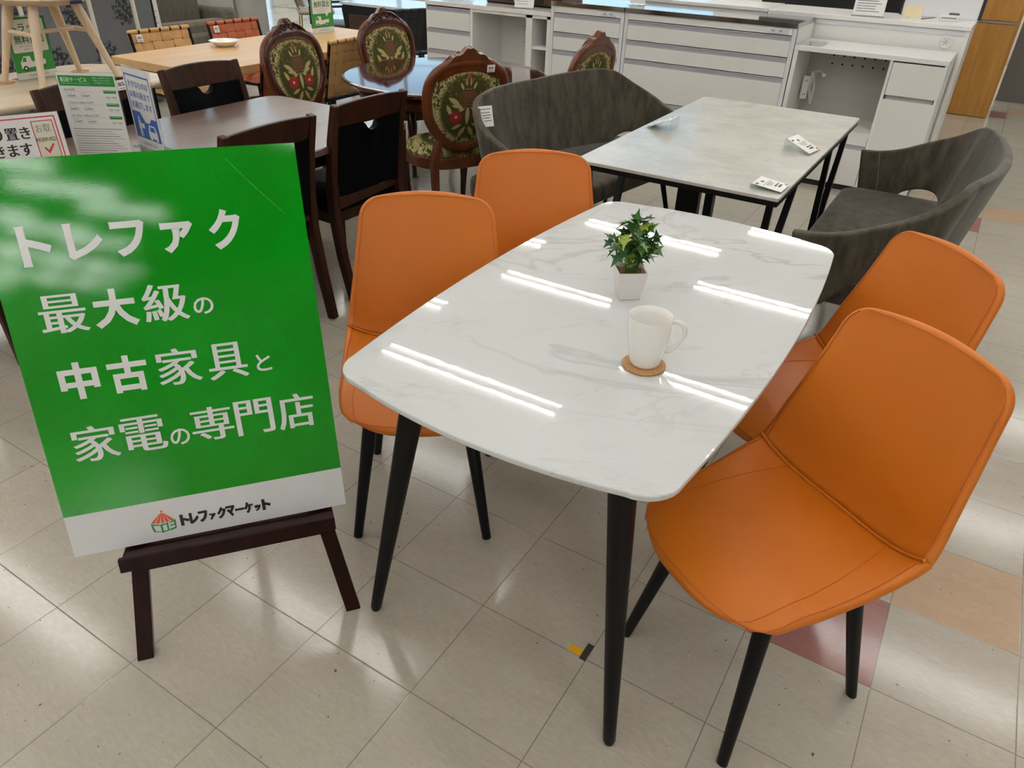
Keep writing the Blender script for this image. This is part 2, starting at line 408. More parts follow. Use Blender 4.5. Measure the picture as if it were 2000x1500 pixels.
# ------------------------------------------------------------------ coaster, mug, plant
def cork_mat():
    k = NT('cork'); o = k.obj(); f = k.noise(o, 260, 3, 0.7)
    k.set('Base Color', k.mix(k.ramp(f, 0.3, 0.7), col('#8a6138'), col('#c29563'))).set('Roughness', 0.85); k.bump(f, 0.3, 0.001); return k.m
CORK = cork_mat()
c = MB().lathe([(0, 0), (0.044, 0), (0.046, 0.001), (0.046, 0.004), (0.0445, 0.005), (0, 0.005)], 40).build('coaster', CORK, smooth=40)
c.location = (-0.447, 1.285, 0.7305); tag(c, 'round cork coaster lying under the white mug', 'coaster')
PORC = mat('white_porcelain', '#f3f1ec', 0.09, spec=0.55, coat=0.3)
MUG = thing('mug', 'plain white porcelain mug standing on the cork coaster', 'mug', (-0.447, 1.287, 0.736), math.radians(30)); MUG.scale = (1.07, 1.07, 1.02)
prof = [(0, 0.0), (0.026, 0.0), (0.0285, 0.002), (0.031, 0.008), (0.0365, 0.035), (0.0405, 0.065), (0.0425, 0.095), (0.0428, 0.108), (0.0418, 0.1105), (0.0402, 0.1095), (0.0398, 0.095), (0.0378, 0.065), (0.0340, 0.035), (0.0285, 0.010), (0.022, 0.0055), (0, 0.005)]
MB().lathe(prof, 48).build('body', PORC, MUG, smooth=60)
hp = [(0.041, 0, 0.096), (0.052, 0, 0.0985), (0.064, 0, 0.093), (0.0695, 0, 0.080), (0.068, 0, 0.066), (0.061, 0, 0.050), (0.050, 0, 0.036), (0.037, 0, 0.025)]
hm = MB().tube(hp, [(0.0042, 0.0058)]*8, 12, up=(0, 1, 0)).build('handle', PORC, MUG, smooth=60, sub=1)
PL = thing('potted_ivy', 'small artificial ivy in a square tapered white pot on marble table', 'plant', (-0.618, 1.575, 0.7305), math.radians(38))
POT = mat('white_glazed_pot', '#e3dedb', 0.25)
po = MB(); b0, b1, hh = 0.026, 0.037, 0.075
ring = lambda h, w: [(-w, -w, h), (w, -w, h), (w, w, h), (-w, w, h)]
vs = ring(0, b0) + ring(hh, b1) + ring(hh, b1-0.004) + ring(hh-0.012, b1-0.006); fs = [(3, 2, 1, 0)]
for L in range(3):
    for i in range(4): fs.append((L*4+i, L*4+(i+1) % 4, L*4+4+(i+1) % 4, L*4+4+i))
po.add(vs, fs).build('pot', POT, PL, smooth=30, bevel=0.0015)
so = NT('pebbly_soil'); f = so.voro(so.obj(), 300, out='Color'); so.set('Base Color', so.mix(so.noise(so.obj(), 200, 2), col('#5a3f22'), col('#b08a4f'))).set('Roughness', 0.9); so.bump(so.voro(so.obj(), 260), 0.9, 0.004)
MB().grid(lambda a, b: ((a-.5)*0.062, (b-.5)*0.062, 0.064+0.004*math.sin(a*17)*math.cos(b*13)), 14, 14).build('soil', so.m, PL)
rnd = random.Random(11)
stm = MB(); tips = []
for i in range(42):
    an = rnd.uniform(0, 2*PI); r0 = rnd.uniform(0, 0.016); h = rnd.uniform(0.03, 0.125)
    sp = rnd.uniform(0.006, 0.060)*(1.0 if h < 0.1 else 0.6)
    p0 = Vector((r0*math.cos(an), r0*math.sin(an), 0.064)); p2 = Vector((sp*math.cos(an), sp*math.sin(an), 0.072+h)); p1 = (p0+p2)/2+Vector((0, 0, 0.02))
    pts = [p0*(1-t)**2+p1*2*t*(1-t)+p2*t*t for t in (0, .25, .5, .75, 1)]
    stm.tube(pts, 0.0008, 5); tips += [(pts[4], an), (pts[3], an+rnd.uniform(-1.5, 1.5)), (pts[4]+Vector((0, 0, -0.006)), an+rnd.uniform(1, 5))]
    if h > 0.06: tips.append((pts[2]+Vector((rnd.uniform(-.012, .012), rnd.uniform(-.012, .012), 0)), rnd.uniform(0, 6.28)))
for i in range(6):
    a = rnd.uniform(0, 6.28); q = Vector((0.03*math.cos(a), 0.03*math.sin(a), 0.13+rnd.uniform(-.02, .03)))
    stm.tube([q, q+Vector((0.014*math.cos(a), 0.014*math.sin(a), 0.008)), q+Vector((0.024*math.cos(a+.5), 0.024*math.sin(a+.5), -0.002)), q+Vector((0.032*math.cos(a), 0.032*math.sin(a), 0.006))], 0.0004, 4)
stm.build('stem', mat('plant_stem', '#4a6a2c', 0.6), PL)
leafs = [(0, -1), (0.25, -0.75), (0.62, -0.72), (0.38, -0.28), (0.95, 0.05), (0.36, 0.18), (0.22, 0.5), (0, 1.15)]
def leaf(mb, p, an, tilt, roll, s, curl):
    out = leafs + [(-x, y) for x, y in reversed(leafs[1:-1])]
    vs = [(0, 0, 0)] + [(x*s*.62, (y+0.6)*s*.62, 0) for x, y in out]
    vs = [(x, y, curl*abs(x)-0.35*curl*y*y/s*2) for x, y, z in vs]; vs[0] = (0, s*.4, -0.002)
    n = len(out); fs = [(0, 1+i, 1+(i+1) % n) for i in range(n)]
    M = Matrix.Translation(p) @ Matrix.Rotation(an-PI/2, 4, 'Z') @ Matrix.Rotation(tilt, 4, 'X') @ Matrix.Rotation(roll, 4, 'Y')
    mb.add(vs, fs, M)
lvs = [MB(), MB(), MB()]
for p, an in tips:
    leaf(lvs[rnd.choice((0, 0, 0, 1, 1, 2))], p, an, rnd.uniform(-0.9, 0.9), rnd.uniform(-.7, .7), rnd.uniform(0.022, 0.034), rnd.uniform(-.3, .35))
leaf(lvs[1], Vector((0.0, 0.0, 0.195)), 1.2, 1.3, 0.2, 0.021, 0.1); leaf(lvs[1], Vector((0.003, -0.003, 0.185)), 4.2, 1.1, 0.2, 0.016, 0.1)
for mb, cc, lb in zip(lvs, ('#285a25', '#4a7a2d', '#93a838'), ('dark green leaves', 'mid green leaves', 'yellow-green leaves')):
    k = NT('ivy_leaf'); k.set('Base Color', k.mix(k.noise(k.obj(), 60, 2), tuple(x*.7 for x in col(cc)[:3])+(1,), col(cc))).set('Roughness', 0.4)
    mb.build('foliage', k.m, PL, smooth=60, label=lb)

# ------------------------------------------------------------------ orange chairs
def leather(name, c, sp=0.4):
    k = NT(name); o = k.obj(); cc = col(c)
    k.set('Base Color', k.mix(k.noise(o, 9, 3), tuple(q*.93 for q in cc[:3])+(1,), cc)).set('Roughness', 0.48).set('Specular IOR Level', sp)
    k.bump(k.voro(o, 900), 0.06, 0.0006); return k.m
ORANGE = leather('orange_leatherette', '#c2690e', 0.45); THREAD = mat('orange_thread', '#b3590e', 0.7)
def lerp(a, b, t): return a+(b-a)*t
def interp(tab, t):
    for (t0, v0), (t1, v1) in zip(tab, tab[1:]):
        if t <= t1:
            q = (t-t0)/(t1-t0) if t1 > t0 else 0; q = q*q*(3-2*q) if False else q
            return lerp(v0, v1, max(0, q))
    return tab[-1][1]
def smooth_tab(tab):
    # Catmull-Rom through the table
    def f(t):
        n = len(tab); i = max(0, min(n-2, next((j for j in range(n-1) if t <= tab[j+1][0]), n-2)))
        p = [tab[max(0, min(n-1, i+d))] for d in (-1, 0, 1, 2)]
        q = (t-p[1][0])/(p[2][0]-p[1][0]); m1 = (p[2][1]-p[0][1])/max(1e-6, p[2][0]-p[0][0])*(p[2][0]-p[1][0]); m2 = (p[3][1]-p[1][1])/max(1e-6, p[3][0]-p[1][0])*(p[2][0]-p[1][0])
        return (2*q**3-3*q*q+1)*p[1][1]+(q**3-2*q*q+q)*m1+(-2*q**3+3*q*q)*p[2][1]+(q**3-q*q)*m2
    return f
seat_hw = smooth_tab([(0, 0.166), (0.06, 0.194), (0.15, 0.207), (0.4, 0.218), (0.75, 0.226), (1, 0.226)])
def seat_pt(a, v):
    s = 2*a-1; hw = seat_hw(v); x = s*hw
    yf = 0.259 - 0.045*abs(s)**2.6; yc = -0.190 + 0.035*abs(s)**2
    y = lerp(yf, yc, v)
    zc = 0.424 + 0.032*math.sin(min(1, v*3.2)*PI/2) - 0.012*v
    curl = 0.006 + 0.052*max(0, v-0.35)**1.6/0.65**1.6
    z = zc + curl*abs(s)**3.0 - 0.010*(1-min(1, v*4))*abs(s)**2
    z += 0.004*math.cos(s*PI/2)*math.sin(v*PI)
    return (x, y, z)
_bh = smooth_tab([(0, 0.226), (0.2, 0.223), (0.5, 0.210), (0.8, 0.195), (1.0, 0.187)])
def back_hw(v): return _bh(v) - (0.062*(1-math.sqrt(max(0, 1-((v-0.85)/0.15)**2))) if v > 0.85 else 0)
back_y = smooth_tab([(0, -0.190), (0.12, -0.207), (0.35, -0.228), (0.7, -0.268), (1, -0.302)])
back_z = smooth_tab([(0, 0.444), (0.12, 0.486), (0.35, 0.580), (0.7, 0.730), (1, 0.860)])
def back_pt(a, v, hw=None):
    s = 2*a-1; x = s*(hw or back_hw)(v); w = (1-v)**1.5
    y = back_y(v) + (0.035*w + 0.016*(1-(1-v)**6))*abs(s)**2
    z = back_z(v) + 0.058*(1-v)**3*abs(s)**3.0 - 0.010*v**8*abs(s)**2
    return (x, y, z)
def orange_chair():
    t = thing('dining_chair', '', 'chair', (0, 0, 0), 0, 'orange chairs around the marble table')
    # one continuous bucket surface, thickened along shared normals, then cut into seat and backrest at the crease
    nu, ns, nb = 44, 34, 46
    ua = [0.5+0.5*math.copysign(1-(1-abs(2*i/nu-1))**1.7, 2*i/nu-1) for i in range(nu+1)]
    va = [(j/ns)**1.5 for j in range(ns+1)]; vb = [1-(1-j/nb)**1.9 for j in range(nb+1)]
    rows = [[Vector(seat_pt(u, v)) for u in ua] for v in va] + [[Vector(back_pt(u, v)) for u in ua] for v in vb[1:]]
    R_n = len(rows); nrm = []
    for j in range(R_n):
        line = []
        for i in range(nu+1):
            acc = Vector((0, 0, 0))
            for dj in (-1, 0):
                for di in (-1, 0):
                    a, b = j+dj, i+di
                    if 0 <= a < R_n-1 and 0 <= b < nu:
                        q = (rows[a+1][b]-rows[a][b]).cross(rows[a][b+1]-rows[a][b])
                        if q.length > 1e-14: acc += q.normalized()
            line.append(-acc.normalized() if acc.length > 1e-9 else Vector((0, 0, 1)))
        nrm.append(line)
    for j, v in enumerate(vb[1:]):
        if v < 0.55: continue
        for i, u in enumerate(ua):
            u_ = min(max(u*1.0, 0.002), 0.998); e = 1e-3; q0 = max(0.0, v-e)
            du = Vector(back_pt(u_+e, q0, _bh))-Vector(back_pt(u_-e, q0, _bh)); dv = Vector(back_pt(u_, q0, _bh))-Vector(back_pt(u_, q0-2*e, _bh))
            n_ = du.cross(dv).normalized(); nrm[ns+1+j][i] = n_ if n_.dot(nrm[ns+8][i]) > 0 else -n_
    if nrm[4][nu//2].z < 0: nrm = [[-q for q in l_] for l_ in nrm]
    edge_u = []
    for j in range(R_n):
        L = [0.0]
        for i in range(nu): L.append(L[-1]+(rows[j][i+1]-rows[j][i]).length)
        edge_u.append([min(q, L[-1]-q) for q in L])
    edge_v = []
    c_ = nu//2; L = [0.0]
    for j in range(R_n-1): L.append(L[-1]+(rows[j+1][c_]-rows[j][c_]).length)
    edge_v = [min(q, L[-1]-q) for q in L]
    def piece(j0, j1, nm, th):
        mb = MB(); n = j1-j0+1; m = nu+1; vs = []; fs = []; r = 0.014
        for k_ in (1, -1):
            for j in range(j0, j1+1):
                for i in range(m):
                    d = min(1.0, min(edge_u[j][i], edge_v[j])/r); h = th/2*math.sqrt(max(0, 1-(1-d)**2))
                    vs.append(rows[j][i]+nrm[j][i]*(k_*h-th/2))
        o_ = n*m
        for j in range(n-1):
            for i in range(nu): a = j*m+i; fs += [(a, a+1, a+m+1, a+m), (o_+a, o_+a+m, o_+a+m+1, o_+a+1)]
        q = 0 if j0 == ns else (n-1)*m
        for i in range(nu): fs.append((q+i, q+i+1, o_+q+i+1, o_+q+i))
        return mb.add(vs, fs).build(nm, ORANGE, t, smooth=75, weld=True)
    piece(0, ns, 'seat', 0.028); piece(ns, R_n-1, 'backrest', 0.026)
    st = MB()
    def offs(fn, a, v, d):
        p = Vector(fn(a, v)); e = 1e-3
        n = (Vector(fn(min(1, a+e), v))-Vector(fn(max(0, a-e), v))).cross(Vector(fn(a, min(1, v+e)))-Vector(fn(a, max(0, v-e)))).normalized()
        return p + n*d
    for sgn in (-1, 1):
        # seat panel seams sweeping from the crease to the front corner
        pts = [offs(seat_pt, 0.5+sgn*0.5*(0.62+0.18*math.sin(min(1, (1-v)*1.2)*PI/2)), v, -0.0005) for v in [1-i/14 for i in range(15)]]
        st.tube(pts, 0.0011, 6)
        st.tube([offs(back_pt, 0.5+sgn*0.5*0.955, 0.02+0.93*i/20, -0.0006) for i in range(21)], 0.0010, 5)
        st.tube([offs(seat_pt, 0.5+sgn*0.5*0.965, 1-i/16, -0.0005) for i in range(17)], 0.0010, 5)
    st.tube([offs(back_pt, 0.04+0.92*i/20, 0.975, -0.0006) for i in range(21)], 0.0010, 5)
    st.tube([offs(seat_pt, 0.04+0.92*i/20, 0.03, -0.0005) for i in range(21)], 0.0010, 5)
    st.build('stitching', THREAD, t)
    pp = MB().tube([Vector(seat_pt(i/24, 1.0))+Vector((0, 0.004, 0.002)) for i in range(25)], 0.0035, 8).build('piping', ORANGE, t)
    pl = MB().box((0, 0.0, 0.400), (0.26, 0.26, 0.012)).build('under_plate', BLACKM, t, smooth=0)
    for sx in (-1, 1):
        for sy in (-1, 1):
            a = Vector((sx*0.125, sy*0.115+(0.0), 0.418)); b = Vector((sx*0.186, sy*0.194, 0.0))
            pts = [a+(b-a)*(i/8) for i in range(9)]
            MB().tube(pts, [(0.0215-0.0085*i/8, 0.0175-0.0060*i/8) for i in range(9)], 12).build('leg', BLACK, t, smooth=50)
    return t
R_ = math.radians
och = orange_chair(); och.location = (-0.103, 1.275, 0); och.rotation_euler = (0, 0, R_(-121.8-90)); och['label'] = 'orange leatherette dining chair nearest the camera, front right of the marble table'
dup(och, (-0.165, 1.845, 0), R_(-134-90), 'orange leatherette dining chair partly hidden behind the nearest one, right of marble table')
dup(och, (-1.107, 1.357, 0), R_(-57.4-90), 'orange leatherette dining chair beside the green signboard, left of marble table')
dup(och, (-1.085, 1.927, 0), R_(-57.1-90), 'orange leatherette dining chair left of marble table, in front of the grey bench')

# ------------------------------------------------------------------ signboard on easel
EO = Vector((-1.133, 0.688, 0)); ES = Vector((0.632, 0.775, 0)).normalized(); EN = Vector((0.750, -0.612, 0.25)).normalized(); ET = EN.cross(ES).normalized()
BM = Matrix(((ES.x, ET.x, EN.x, EO.x), (ES.y, ET.y, EN.y, EO.y), (ES.z, ET.z, EN.z, EO.z), (0, 0, 0, 1)))
def plane_thing(name, label, cat, org):
    t = thing(name, label, cat); t.matrix_world = BM @ Matrix.Translation(org); return t
def board_green():
    k = NT('glossy_green_print'); o = k.obj(); k.set('Base Color', k.mix(k.ramp(k.noise(o, 3.5, 2), 0.35, 0.65), col('#00850a'), col('#009212'))).set('Roughness', 0.045).set('Specular IOR Level', 0.6)
    k.bump(k.noise(o, 420, 2, 0.6), 0.022, 0.001); return k.m
SB = plane_thing('signboard', 'large green signboard with white Japanese lettering standing on the dark wooden easel', 'sign', (-0.0335, 0.3145, 0))
# local frame: x along the foot of the board, y up the board, z out of its face; board coordinates (s, t) -> (s+0.0335, t-0.3145)
W2, HB = 0.297, 0.84
MB().box2((-W2, 0, -0.006), (W2, HB, 0.0)).build('panel', mat('board_white_print', '#dfe0e2', 0.22, bump=0.05, bscale=330), SB, smooth=0)
MB().box2((-W2, 0.0985, -0.0055), (W2, HB, 0.0006)).build('green_field', board_green(), SB, smooth=0)
LETW = mat('sign_white_letter', '#e6e8e8', 0.2)
lets = {}
chars = [('ト', -0.248, 0.992, 0.056, 0.078), ('レ', -0.162, 0.994, 0.066, 0.071), ('フ', -0.081, 0.991, 0.063, 0.070), ('ァ', 0.009, 0.985, 0.062, 0.062), ('ク', 0.101, 0.993, 0.064, 0.082),
 ('最', -0.231, 0.855, 0.083, 0.078), ('大', -0.136, 0.855, 0.083, 0.080), ('級', -0.041, 0.855, 0.083, 0.079), ('の', 0.031, 0.839, 0.040, 0.036),
 ('中', -0.233, 0.713, 0.074, 0.080), ('古', -0.140, 0.714, 0.076, 0.080), ('家', -0.041, 0.715, 0.083, 0.080), ('具', 0.057, 0.713, 0.078, 0.080), ('と', 0.131, 0.698, 0.032, 0.039),
 ('家', -0.233, 0.572, 0.085, 0.079), ('電', -0.138, 0.576, 0.085, 0.080), ('の', -0.068, 0.556, 0.040, 0.038), ('専', 0.002, 0.575, 0.084, 0.078), ('門', 0.092, 0.575, 0.078, 0.082), ('店', 0.183, 0.573, 0.078, 0.083)]
for c_, s_, t_, w_, h_ in chars:
    simple = c_ in 'トレファク中古大'
    for dx in ((0,) if simple or c_ in 'のと' else (-0.0018, -0.0006, 0.0006, 0.0018)):
        glyph(lets.setdefault(round(t_ + (0.018 if c_ in 'のと' else 0), 1), MB()), c_, s_+0.0335+dx, t_-0.3145, w_, h_, bold=0.036 if simple else (0.0 if c_ not in 'のと' else 0.014), z=0.0012+dx*0.1)
for q_ in lets.values(): q_.build('lettering', LETW, SB, smooth=0)
lg = MB()
for i, c_ in enumerate('トレファクマーケット'):
    tt = -0.106 + 0.1985*(i+0.5)/10; sm = c_ in 'ァッ'
    for dx in (-0.0009, 0.0, 0.0009):
        glyph(lg, c_, tt+0.0335+dx, (0.355 if not sm else 0.350)-0.3145, 0.0185 if not sm else 0.013, (0.028 if c_ != 'ー' else 0.006) if not sm else 0.016, bold=0.05, z=0.0012+dx*0.1)
lg.build('shop_name_lettering', mat('sign_black_letter', '#0b0b0b', 0.25), SB, smooth=0)
# tent emblem: orange striped roof over a green stall
ox, oy = -0.141+0.0335, 0.362-0.3145
om = MB()
for i in range(5):
    x0 = -0.026+0.0104*i
    if i % 2 == 0 or True:
        om.add([(ox+x0+0.0008, oy-0.001-0.004*math.sin(PI*(i)/5), 0.0012), (ox+x0+0.0078, oy-0.001-0.004*math.sin(PI*(i+1)/5), 0.0012), (ox+0.0016*(i-2)+0.001, oy+0.019, 0.0012), (ox+0.0016*(i-2)-0.0006, oy+0.019, 0.0012)], [(0, 1, 2, 3)])
om.add([(ox-0.0008, oy+0.018, 0.0012), (ox+0.0008, oy+0.018, 0.0012), (ox+0.0008, oy+0.027, 0.0012), (ox-0.0008, oy+0.027, 0.0012)], [(0, 1, 2, 3)])
om.add([(ox, oy+0.0225, 0.0013), (ox+0.006, oy+0.0245, 0.0013), (ox, oy+0.027, 0.0013)], [(0, 1, 2)])
om.build('emblem_roof', mat('emblem_orange', '#e2541c', 0.3), SB, smooth=0)
gm = MB()
def quad(m, pts, z=0.0012): m.add([(ox+x, oy+y, z) for x, y in pts], [tuple(range(len(pts)))])
quad(gm, [(-0.026, -0.003), (-0.009, -0.0075), (-0.009, -0.0105), (-0.026, -0.006)]); quad(gm, [(-0.026, -0.003), (-0.0225, -0.004), (-0.019, -0.024), (-0.023, -0.023)]); quad(gm, [(-0.0205, -0.0215), (-0.006, -0.0265), (-0.006, -0.028), (-0.0205, -0.0235)])
quad(gm, [(-0.0075, -0.008), (-0.0035, -0.009), (-0.003, -0.0275), (-0.006, -0.0265)]); quad(gm, [(-0.0075, -0.008), (0.009, -0.0065), (0.009, -0.0095), (-0.0075, -0.011)]); quad(gm, [(0.006, -0.0065), (0.0095, -0.006), (0.009, -0.026), (0.006, -0.0265)])
for yy in (-0.0055, -0.0135, -0.0235): quad(gm, [(0.013, yy), (0.025, yy+0.0035), (0.025, yy+0.0005), (0.013, yy-0.003)])
quad(gm, [(0.0225, -0.002), (0.0258, -0.001), (0.0252, -0.021), (0.0225, -0.022)]); quad(gm, [(-0.006, -0.0265), (0.024, -0.020), (0.024, -0.0225), (-0.005, -0.029)])
gm.build('emblem_stall', mat('emblem_green', '#0c8a35', 0.3), SB, smooth=0)
# crease across the top right corner
MB().tube([(0.158, 0.818, 0.0007), (0.20, 0.765, 0.0008), (0.26, 0.697, 0.0007)], 0.0005, 5).build('crease', mat('sign_crease', '#3fb552', 0.3), SB)
DW = wood('dark_mahogany', '#0d0302', '#2a0a06', 'Z', 0.28, sp=0.18)
EA = plane_thing('easel', 'dark brown wooden display easel carrying the green signboard', 'easel', (0, 0, 0))
def bar(mb, p, q, w, d, z0):
    p = Vector((p[0], p[1], 0)); q = Vector((q[0], q[1], 0)); u = (q-p).normalized(); v = Vector((-u.y, u.x, 0))
    vs = [x + v*s*w/2 + Vector((0, 0, z)) for z in (z0-d, z0) for x in (p, q) for s in (-1, 1)]
    mb.add(vs, [(0, 1, 3, 2), (4, 6, 7, 5), (0, 4, 5, 1), (2, 3, 7, 6), (0, 2, 6, 4), (1, 5, 7, 3)])
for s, x0, x1 in ((-1, -0.2505, -0.052), (1, 0.2455, 0.052)):
    lgm = MB(); bar(lgm, (x0, 0.0), (x0*0.36, 1.08), 0.036, 0.026, -0.012); lgm.build('leg', DW, EA, smooth=0, bevel=0.002)
cb = MB(); bar(cb, (-0.215, 0.259), (0.21, 0.259), 0.040, 0.018, -0.012); cb.build('crossbar', DW, EA, smooth=0, bevel=0.002)
cb = MB(); bar(cb, (-0.12, 0.95), (0.12, 0.95), 0.03, 0.018, -0.012); cb.build('crossbar', DW, EA, smooth=0, bevel=0.002)
ld = MB(); ld.box2((-0.232, 0.283, -0.014), (0.230, 0.3085, 0.038)); ld.build('ledge', DW, EA, smooth=0, bevel=0.002)
ld = MB(); ld.box2((-0.238, 0.279, 0.038), (0.230, 0.312, 0.052)); ld.build('ledge_lip', DW, EA, smooth=0, bevel=0.002)
bl = MB(); inv = BM.inverted(); top = Vector((0, 0.96, -0.032)); ft = inv @ Vector((EO.x-0.62*0.775*1.0, EO.y+0.62*0.632, 0.0)); ft.x = 0
w0 = BM @ top; 
back_dir = Vector((-0.775, 0.632, 0)).normalized(); w1 = Vector((EO.x, EO.y, 0)) + back_dir*0.62
bl.tube([top, inv @ w1], 0.018, 4, flat=True, up=(1, 0, 0)); bl.build('rear_leg', DW, EA, smooth=0, bevel=0.002)

# tape scrap left on the floor
tp = thing('tape_scrap', 'torn yellow and black tape scraps stuck at a floor tile corner', 'tape', (-0.413, 1.083, 0))
MB().box2((-0.052, 0.0, 0.0002), (-0.018, 0.022, 0.0008)).build('yellow_scrap', mat('yellow_tape', '#d8a516', 0.5), tp, smooth=0, label='yellow piece')
MB().box2((-0.017, -0.006, 0.0002), (0.0, 0.046, 0.0008)).build('black_scrap', mat('black_tape', '#2a2722', 0.6, grain=0.6, gscale=300), tp, smooth=0, label='black piece')

# ------------------------------------------------------------------ grey stone-top table
def concrete():
    k = NT('grey_stone_ceramic'); o = k.obj()
    n1 = k.noise(o, 3.2, 6, 0.65, 0.5); n2 = k.noise(o, 60, 3, 0.6); n3 = k.noise(k.mapping(o, (1, 3.5, 1)), 4, 5, 0.7, 1.0)
    c = k.mix(k.ramp(n1, 0.3, 0.7), col('#a19f97'), col('#bdbbb4')); c = k.mix(k.ramp(n3, 0.45, 0.75, 0, 0.35), c, col('#c9c5b8'))
    c = k.mix(k.ramp(n2, 0.58, 0.75, 0, 0.25), c, col('#7b7973'))
    k.set('Base Color', c).set('Roughness', 0.24).set('Specular IOR Level', 0.5); k.bump(n2, 0.05, 0.001); return k.m
GT = thing('stone_top_table', 'rectangular grey stone-look table with thin black edge and V-shaped legs', 'table', (-0.91, 3.36, 0))
MB().slab(arc_poly(0.40, 0.755, 0.008, 3), 0.707, 0.720, 0.002).build('tabletop', concrete(), GT, smooth=18)
fr = MB()
for s in (-1, 1): fr.box((s*0.375, 0, 0.697), (0.045, 1.50, 0.02)).box((0, s*0.735, 0.697), (0.705, 0.03, 0.02))
fr.build('under_frame', BLACKM, GT, smooth=0)
for sx in (-1, 1):
    for sy in (-1, 1):
        lg_ = MB()
        for yt in (0.70, 0.30): lg_.tube([(sx*0.365, sy*yt, 0.70), (sx*0.335, sy*0.615+(0.012 if yt > .5 else -0.012)*sy, 0.0)], (0.011, 0.017), 4, flat=True, up=(0, 1, 0))
        lg_.build('leg', BLACKM, GT, smooth=0)
cp = MB().box((-0.19, 0.10, 0.36), (0.11, 0.05, 0.66)).box((-0.085, 0.10, 0.36), (0.04, 0.05, 0.66)).build('centre_support', BLACKM, GT, smooth=0, bevel=0.003)
CLEAR = clear('clear_acrylic'); CARD = mat('white_card', '#eceae6', 0.4); INK = mat('card_print', '#55545a', 0.6); RED = mat('red_print', '#b5322e', 0.5)
def card_stand(name, label, loc, rz, flat, group):
    # acrylic rest whose card slopes away from its raised back edge
    t = thing(name, label, 'price card', loc, rz, group)
    w, d, h = 0.115, 0.115, 0.045 if not flat else 0.012
    up = Vector((0, d, h)).normalized(); n = Vector((0, -up.z, up.y))
    M = Matrix(((1, 0, 0, -w/2), (0, up.y, n.y, 0), (0, up.z, n.z, 0.002), (0, 0, 0, 1)))
    L = math.hypot(d, h)
    MB().box2((0, 0, 0), (w, L, 0.002), M).box2((-w/2, d-0.002, 0.0), (w/2, d, h+0.002)).build('rest', CLEAR, t, smooth=0)
    MB().box2((0.004, 0.004, 0.0022), (w-0.004, L-0.004, 0.0030), M).build('card', CARD, t, smooth=0)
    p = MB()
    for (x0, x1, y0, y1) in ((0.012, 0.028, 0.092, 0.102), (0.05, 0.064, 0.083, 0.095), (0.02, 0.095, 0.072, 0.0735), (0.03, 0.085, 0.064, 0.0665), (0.03, 0.08, 0.058, 0.0600), (0.04, 0.075, 0.052, 0.054), (0.045, 0.07, 0.036, 0.043), (0.072, 0.092, 0.037, 0.042), (0.05, 0.088, 0.022, 0.031)):
        p.box2((x0, y0, 0.0031), (x1, y1, 0.0034), M)
    p.build('print', INK, t, smooth=0)
    MB().box2((0.094, 0.008, 0.0031), (0.108, 0.018, 0.0034), M).build('red_mark', RED, t, smooth=0)
    return t
card_stand('price_card', 'clear acrylic price card standing at the right of the grey stone-look table', (-0.545, 3.30, 0.7205), R_(80), False, 'price cards on the grey table')
card_stand('price_card', 'clear acrylic price card lying low at the near right corner of grey table', (-0.515, 2.72, 0.7205), R_(88), True, 'price cards on the grey table')
card_stand('price_card', 'clear acrylic price card seen from behind at the left edge of grey table', (-1.285, 3.30, 0.7205), R_(-88), False, 'price cards on the grey table')

